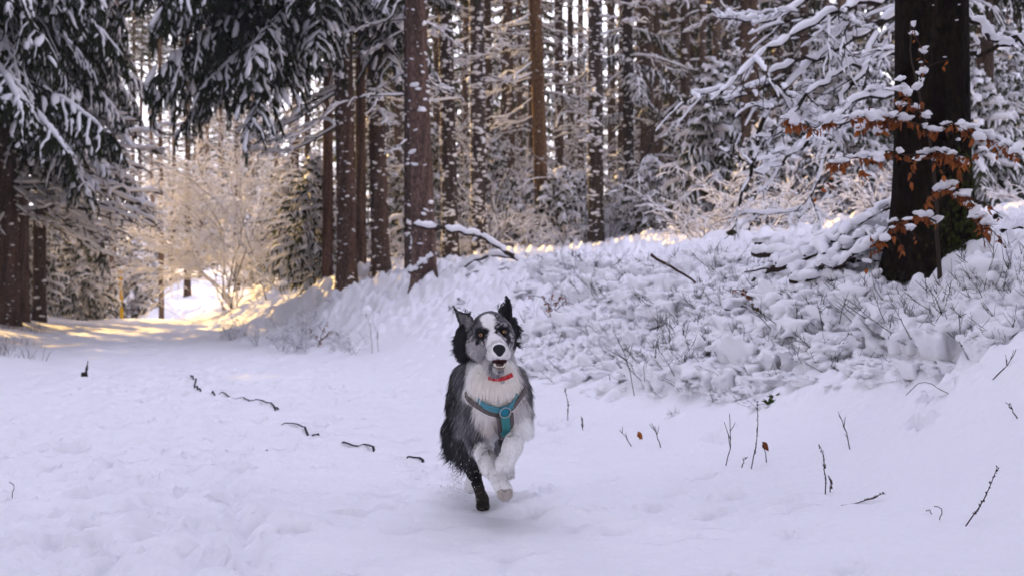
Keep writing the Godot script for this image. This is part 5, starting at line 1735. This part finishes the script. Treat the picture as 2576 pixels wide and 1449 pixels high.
	var bands := [
		[[[235, 665], [262, 688], [310, 722], [370, 760], [428, 792]], 0.021, taupe, 0.021],
		[[[590, 630], [560, 655], [530, 690], [498, 735], [478, 775]], 0.019, taupe, 0.021],
		[[[425, 790], [432, 850], [440, 935]], 0.014, taupe, 0.02],
		[[[490, 770], [495, 830], [488, 890], [450, 942]], 0.017, taupe, 0.02],
		[[[300, 692], [350, 722], [405, 745], [450, 752], [490, 730], [528, 690], [538, 668]], 0.024, Color(0.08, 0.24, 0.29), 0.0225],
		[[[455, 770], [462, 830], [468, 880], [466, 925]], 0.03, Color(0.045, 0.2, 0.2), 0.026],
	]
	var har := MB.new()
	var harness := thing("dog_harness", dog_at, "teal and taupe chest harness with a round ring, worn by the running dog", "harness")
	var hpts := PackedVector3Array()
	for b in bands:
		var r := drape(f, b[0], 14, b[3], bands.find(b) < 2 or bands.find(b) == 4)
		for p in r[0]: hpts.push_back(p)
		var one := MB.new()
		ribbon(one, r[0], r[1], b[1], 0.006, b[2])
		part("chest_strap" if b[2] == taupe else "chest_panel", one.mesh(M.cloth), harness)
	var disc := MB.new()
	var dc := drape(f, [[448, 735], [455, 755]], 4, 0.03)
	var db := Basis(Quaternion(Vector3.UP, (dc[1][2] as Vector3).normalized()))
	disc.blob(dc[0][2], Vector3(0.019, 0.006, 0.019), db, Color(0.02, 0.18, 0.24), 0.0, rng, 8, 16)
	part("ring_cover", disc.mesh(M.cloth), harness)
	var ring := MB.new()
	var rp := PackedVector3Array()
	var rr := PackedFloat32Array()
	for k in 25:
		var a := TAU * k / 24
		rp.push_back((dc[0][2] as Vector3) + db * Vector3(cos(a) * 0.0195, 0.002, sin(a) * 0.0195) + Vector3(0.003, -0.006, 0.0))
		rr.push_back(0.0017)
	ring.tube(rp, rr, 6, Color.WHITE)
	part("ring", ring.mesh(M.plastic), harness)
	# collar, mostly hidden in the ruff
	var col := thing("dog_collar", dog_at, "red dog collar with a pale tag, half hidden in white neck fur", "collar")
	var cb := MB.new()
	var cr := drape(f, [[372, 568], [405, 578], [440, 580], [475, 568], [505, 552]], 12, 0.007)
	ribbon(cb, cr[0], cr[1], 0.016, 0.005, Color(0.5, 0.018, 0.03))
	part("band", cb.mesh(M.cloth), col)
	var tg := MB.new()
	tg.blob((cr[0] as PackedVector3Array)[7] + Vector3(0, -0.012, 0.008), Vector3(0.007, 0.006, 0.002), Basis(), Color.WHITE, 0.0, rng, 6, 10)
	part("tag", tg.mesh(M.plastic), col)
	# face parts
	for e in [[322, 303, 0.0105, -0.001], [466, 284, 0.0098, 0.0015]]:
		var ec := dp(e[0], e[1], 4.9975)
		var eb := MB.new()
		eb.blob(ec, Vector3(1.0, 0.74, 1.0) * e[2] * 0.95, Basis(Vector3.FORWARD, 0.12), Color(0.42, 0.2, 0.06), 0.0, rng, 12, 16)
		for i in eb.v.size():
			var q: Vector3 = (eb.v[i] - ec) / e[2]
			var rad := Vector2(q.x, q.y).length()
			if q.z < 0 or rad > 0.5: eb.c[i] = Color(0.02, 0.016, 0.014)
		var eye := part("eye", eb.mesh(M.eye), dog)
		var pb := MB.new()
		pb.blob(ec + Vector3(e[3], 0, e[2] * 0.86), Vector3(0.0036, 0.0036, 0.002), Basis(), Color(0.004, 0.004, 0.004), 0.0, rng, 6, 10)
		part("pupil", pb.mesh(M.eye), eye)
	var nb := Field.new(dp(434, 390, 4.85) - Vector3.ONE * 0.04, dp(434, 390, 4.85) + Vector3.ONE * 0.04, 0.0025)
	nb.ball(dp(435, 390, 4.85), Vector3(0.0215, 0.0165, 0.015), hb, 0.004)
	nb.ball(dp(437, 412, 4.85), Vector3(0.012, 0.013, 0.011), hb, 0.006)
	nb.ball(dp(416, 397, 4.834), Vector3(0.006, 0.005, 0.006), hb, 0.003, true)
	nb.ball(dp(453, 396, 4.834), Vector3(0.006, 0.005, 0.006), hb, 0.003, true)
	var nm := MB.new()
	nb.net(nm, Color.WHITE)
	part("nose", nm.mesh(M.wet), dog)
	var gm := MB.new()
	gm.blob(dp(438, 499, 4.965), Vector3(0.019, 0.007, 0.045), Basis(Vector3.FORWARD, 0.1), Color.WHITE, 0.04, rng, 8, 12)
	part("tongue", gm.mesh(M.gum), dog)
	var mouth := MB.new()
	mouth.blob(dp(435, 462, 4.99), Vector3(0.026, 0.018, 0.03), Basis(), Color(0.05, 0.018, 0.016), 0.0, rng, 8, 12)
	part("mouth", mouth.mesh(M.coat), dog)
	for k in 11:
		var a := PI * (k / 10.0)
		var canine: bool = k == 2 or k == 8
		var tb := MB.new()
		var c0 := dp(439 - cos(a) * 35, 487 + sin(a) * 18, 4.93 - sin(a) * 0.03)
		tb.tube(PackedVector3Array([c0, c0 + Vector3(0, 0.003, 0), c0 + Vector3(0, 0.011 if canine else 0.005, 0)]), PackedFloat32Array([0.003, 0.0026, 0.0008]), 6, Color.WHITE)
		part("tooth", tb.mesh(M.tooth), dog)
	# fur: tapered strands rooted over body, head and ears
	var fur := MB.new()
	var count := mb.ix.size() / 3
	var harn := hpts
	for ti in count:
		var a := mb.v[mb.ix[ti * 3]]
		var b := mb.v[mb.ix[ti * 3 + 1]]
		var c2 := mb.v[mb.ix[ti * 3 + 2]]
		var area := (b - a).cross(c2 - a).length() * 0.5
		var is_ear := ti >= ear_from and ti < ear_to
		if is_ear: area *= 0.35
		var is_head := ti * 3 >= body_tris and a.distance_to(dp(375, 330, 5.05)) < 0.24
		var want := area * (230000.0 if is_head else 110000.0)
		var num := int(want) + (1 if rng.randf() < want - int(want) else 0)
		for s in num:
			var u := sqrt(rng.randf())
			var w := rng.randf()
			var p := a * (1 - u) + b * (u * (1 - w)) + c2 * (u * w)
			var nn: Vector3 = mb.n[mb.ix[ti * 3]]
			var len := 0.036
			var flow := Vector3(0, -0.8, -0.35)
			var wid := 0.0012
			if is_head:
				coat_spots = head_spots
				var face := Vector2(p.x - dp(400, 330, 5.0).x, p.y - dp(400, 330, 5.0).y).length()
				len = lerpf(0.005, 0.026, smoothstep(0.06, 0.13, face))
				if p.z > 0.42: len = 0.0035
				flow = (p - dp(420, 390, 4.9)).normalized() * 0.7 + Vector3(0, -0.25, -0.4)
				wid = lerpf(0.0007, 0.0012, smoothstep(0.05, 0.12, face))
				var near_eye := minf(p.distance_to(dp(322, 303, 4.99)), p.distance_to(dp(466, 284, 4.99)))
				if near_eye < 0.013 or p.distance_to(dp(434, 395, 4.86)) < 0.026 or p.distance_to(dp(436, 470, 4.93)) < 0.03: continue
			else:
				coat_spots = body_spots
				if p.y < 0.28: len = 0.016
				if p.y < 0.13: len = 0.006
				if p.z > 0.1 and p.y > 0.36: len = 0.038
				if p.z < -0.25 and p.y > 0.2: len = 0.035
				flow += Vector3(p.x * 2.0, 0, 0)
				var covered := false
				if p.z > 0.05 and p.y > 0.22 and p.y < 0.47:
					for hp in harn:
						if p.distance_squared_to(hp) < 0.0011: covered = true; break
				if covered: len = 0.008
			if is_ear: len = 0.006
			if not is_head and p.z > 0.1 and p.y < 0.33: len = 0.013
			if not is_head and p.z > 0.1 and p.y < 0.1: len = 0.007
			len *= rng.randf_range(0.6, 1.25)
			var cl := n3.get_noise_3d(p.x * 1500, p.y * 1500, p.z * 1500)
			var dir := (flow + nn * ((0.1 if is_head else 0.22) + cl * 0.25) + Vector3(rng.randf_range(-1, 1), rng.randf_range(-1, 1), rng.randf_range(-1, 1)) * 0.2 + Vector3(cl + 0.8 * n1.get_noise_3d(p.x * 1500, p.y * 700, p.z * 1500), 0.5 * cl, -cl) * 0.55).normalized()
			if dir.dot(nn) < 0.08: dir = (dir + nn * (0.1 - dir.dot(nn))).normalized()
			var tip := p + dir * len + Vector3(0, -len * 0.25, 0)
			var cc: Color = coat(p, nn, is_head)
			if is_ear or (ti * 3 >= body_tris and not is_head): cc = mb.c[mb.ix[ti * 3]]
			cc = cc * (clampf(1.08 + rng.randf_range(-0.4, 0.45) + cl * (0.5 if is_head else 1.0), 0.3, 1.9) if cc.r < 0.42 else clampf(1.04 + rng.randf_range(-0.12, 0.1) + cl * 0.2, 0.85, 1.12))
			if rng.randf() < 0.05 and cc.r < 0.3 and not is_head: cc = cc.lerp(Color(0.4, 0.38, 0.36), 0.6)
			var side := dir.cross(Vector3(rng.randf_range(-0.4, 0.4), rng.randf_range(-0.4, 0.4), 1)).normalized() * wid * rng.randf_range(0.7, 1.5)
			fur.blade(p - nn * 0.002, p + dir * len * 0.55, tip, side, (nn + dir * 0.2).normalized(), cc, cc * 1.15)
	# the ragged fringe of the ears and cheeks
	coat_spots = head_spots
	for q in [[225, 168, 20, 5.09], [250, 178, 18, 5.09], [440, 135, 22, 5.1], [436, 155, 14, 5.1], [460, 118, 14, 5.1], [175, 330, 26, 5.1], [180, 400, 26, 5.1], [545, 300, 22, 5.13], [548, 260, 18, 5.12], [540, 355, 20, 5.13]]:
		for k in (24 if q[1] < 200 else 70):
			var p := dp(q[0] + rng.randfn() * q[2] * 0.5, q[1] + rng.randfn() * q[2] * 0.5, q[3] + rng.randfn() * 0.006)
			var out := (p - dp(375, 330, 5.1)).normalized()
			out = (Vector3(out.x, out.y * 0.4 + (0.7 if q[1] < 200 else -0.4), 0) + Vector3(rng.randfn(), rng.randfn(), rng.randfn()) * 0.25).normalized()
			var ln := rng.randf_range(0.006, 0.014) if q[1] < 200 else rng.randf_range(0.008, 0.02)
			fur.blade(p, p + out * ln * 0.5, p + out * ln + Vector3(0, -0.003, 0), out.cross(Vector3(0, 0, 1)).normalized() * 0.0011, Vector3(0, 0.3, 1).normalized(), blk * rng.randf_range(0.8, 2.0), blk * 2.0)
	# long feathers under the belly, on the thigh and the tail
	for q in [[175, 960, 5.95, 28, 0.055], [160, 910, 6.0, 26, 0.05], [215, 1060, 5.78, 26, 0.05], [150, 1000, 6.0, 20, 0.06]]:
		for k in 420:
			var p := dp(q[0] + rng.randfn() * q[3], q[1] + rng.randfn() * q[3] * 1.3, q[2] + rng.randfn() * 0.03)
			var out := Vector3(-0.35 + rng.randfn() * 0.25, -0.9, rng.randfn() * 0.2).normalized()
			var ln: float = q[4] * rng.randf_range(0.5, 1.1)
			var g := rng.randf_range(0.5, 2.2)
			fur.blade(p, p + out * ln * 0.5, p + out * ln + Vector3(-0.012, 0.006, 0), out.cross(Vector3(0, 0, 1)).normalized() * 0.0009, Vector3(-0.3, 0.2, 1).normalized(), blk * g, blk * g * 1.3)
	part("fur", fur.mesh(M.fur), dog, "stuff")
	print("dog tris ", mb.ix.size() / 3, " fur ", fur.ix.size() / 3)


# ---------- the scene ----------
func _ready() -> void:
	n1.seed = 3; n1.frequency = 0.02; n1.fractal_octaves = 3
	n2.seed = 8; n2.frequency = 0.05; n2.fractal_octaves = 3
	n3.seed = 15; n3.frequency = 0.05; n3.fractal_octaves = 2
	var cam := Camera3D.new()
	cam.name = "camera"
	add_child(cam)
	cam.position = Vector3(0, EYE, 0)
	cam.keep_aspect = Camera3D.KEEP_HEIGHT
	cam.fov = rad_to_deg(2.0 * atan(724.5 / PXF))
	cam.near = 0.1
	cam.far = 900.0
	cam.current = true
	var env := Environment.new()
	env.background_mode = Environment.BG_SKY
	var sky := ProceduralSkyMaterial.new()
	sky.sky_top_color = Color(0.79, 0.79, 0.90)
	sky.sky_horizon_color = Color(0.93, 0.925, 0.95)
	sky.sky_curve = 0.2
	sky.ground_bottom_color = Color(0.5, 0.5, 0.55)
	sky.ground_horizon_color = Color(0.9, 0.88, 0.92)
	sky.sun_angle_max = 10.0
	env.sky = Sky.new()
	env.sky.sky_material = sky
	env.background_energy_multiplier = 1.1
	env.tonemap_mode = Environment.TONE_MAPPER_LINEAR
	env.tonemap_exposure = 2.85
	env.sdfgi_enabled = true
	env.ssao_enabled = true
	env.ssil_enabled = true
	env.fog_enabled = true
	env.fog_light_color = Color(0.97, 0.95, 0.98)
	env.fog_density = 0.0014
	var lens_ := CameraAttributesPhysical.new()
	lens_.frustum_focal_length = 50.0
	lens_.frustum_focus_distance = 5.3
	lens_.exposure_aperture = 5.0
	var we := WorldEnvironment.new()
	we.name = "air"
	we.environment = env
	we.camera_attributes = lens_
	add_child(we)
	var sun := DirectionalLight3D.new()
	sun.name = "sun"
	add_child(sun)
	sun.look_at_from_position(Vector3.ZERO, Vector3(0.5, -0.29, 0.8), Vector3.UP)
	sun.light_color = Color(1.0, 0.81, 0.47)
	sun.light_energy = 1.6
	sun.light_angular_distance = 0.5
	sun.shadow_enabled = true
	materials()
	var t := Time.get_ticks_msec()
	make_ground()
	print("ground ms ", Time.get_ticks_msec() - t); t = Time.get_ticks_msec()
	make_forest()
	print("forest ms ", Time.get_ticks_msec() - t); t = Time.get_ticks_msec()
	make_plants()
	print("plants ms ", Time.get_ticks_msec() - t); t = Time.get_ticks_msec()
	make_dog()
	name_by_marks()
	print("dog ms ", Time.get_ticks_msec() - t)
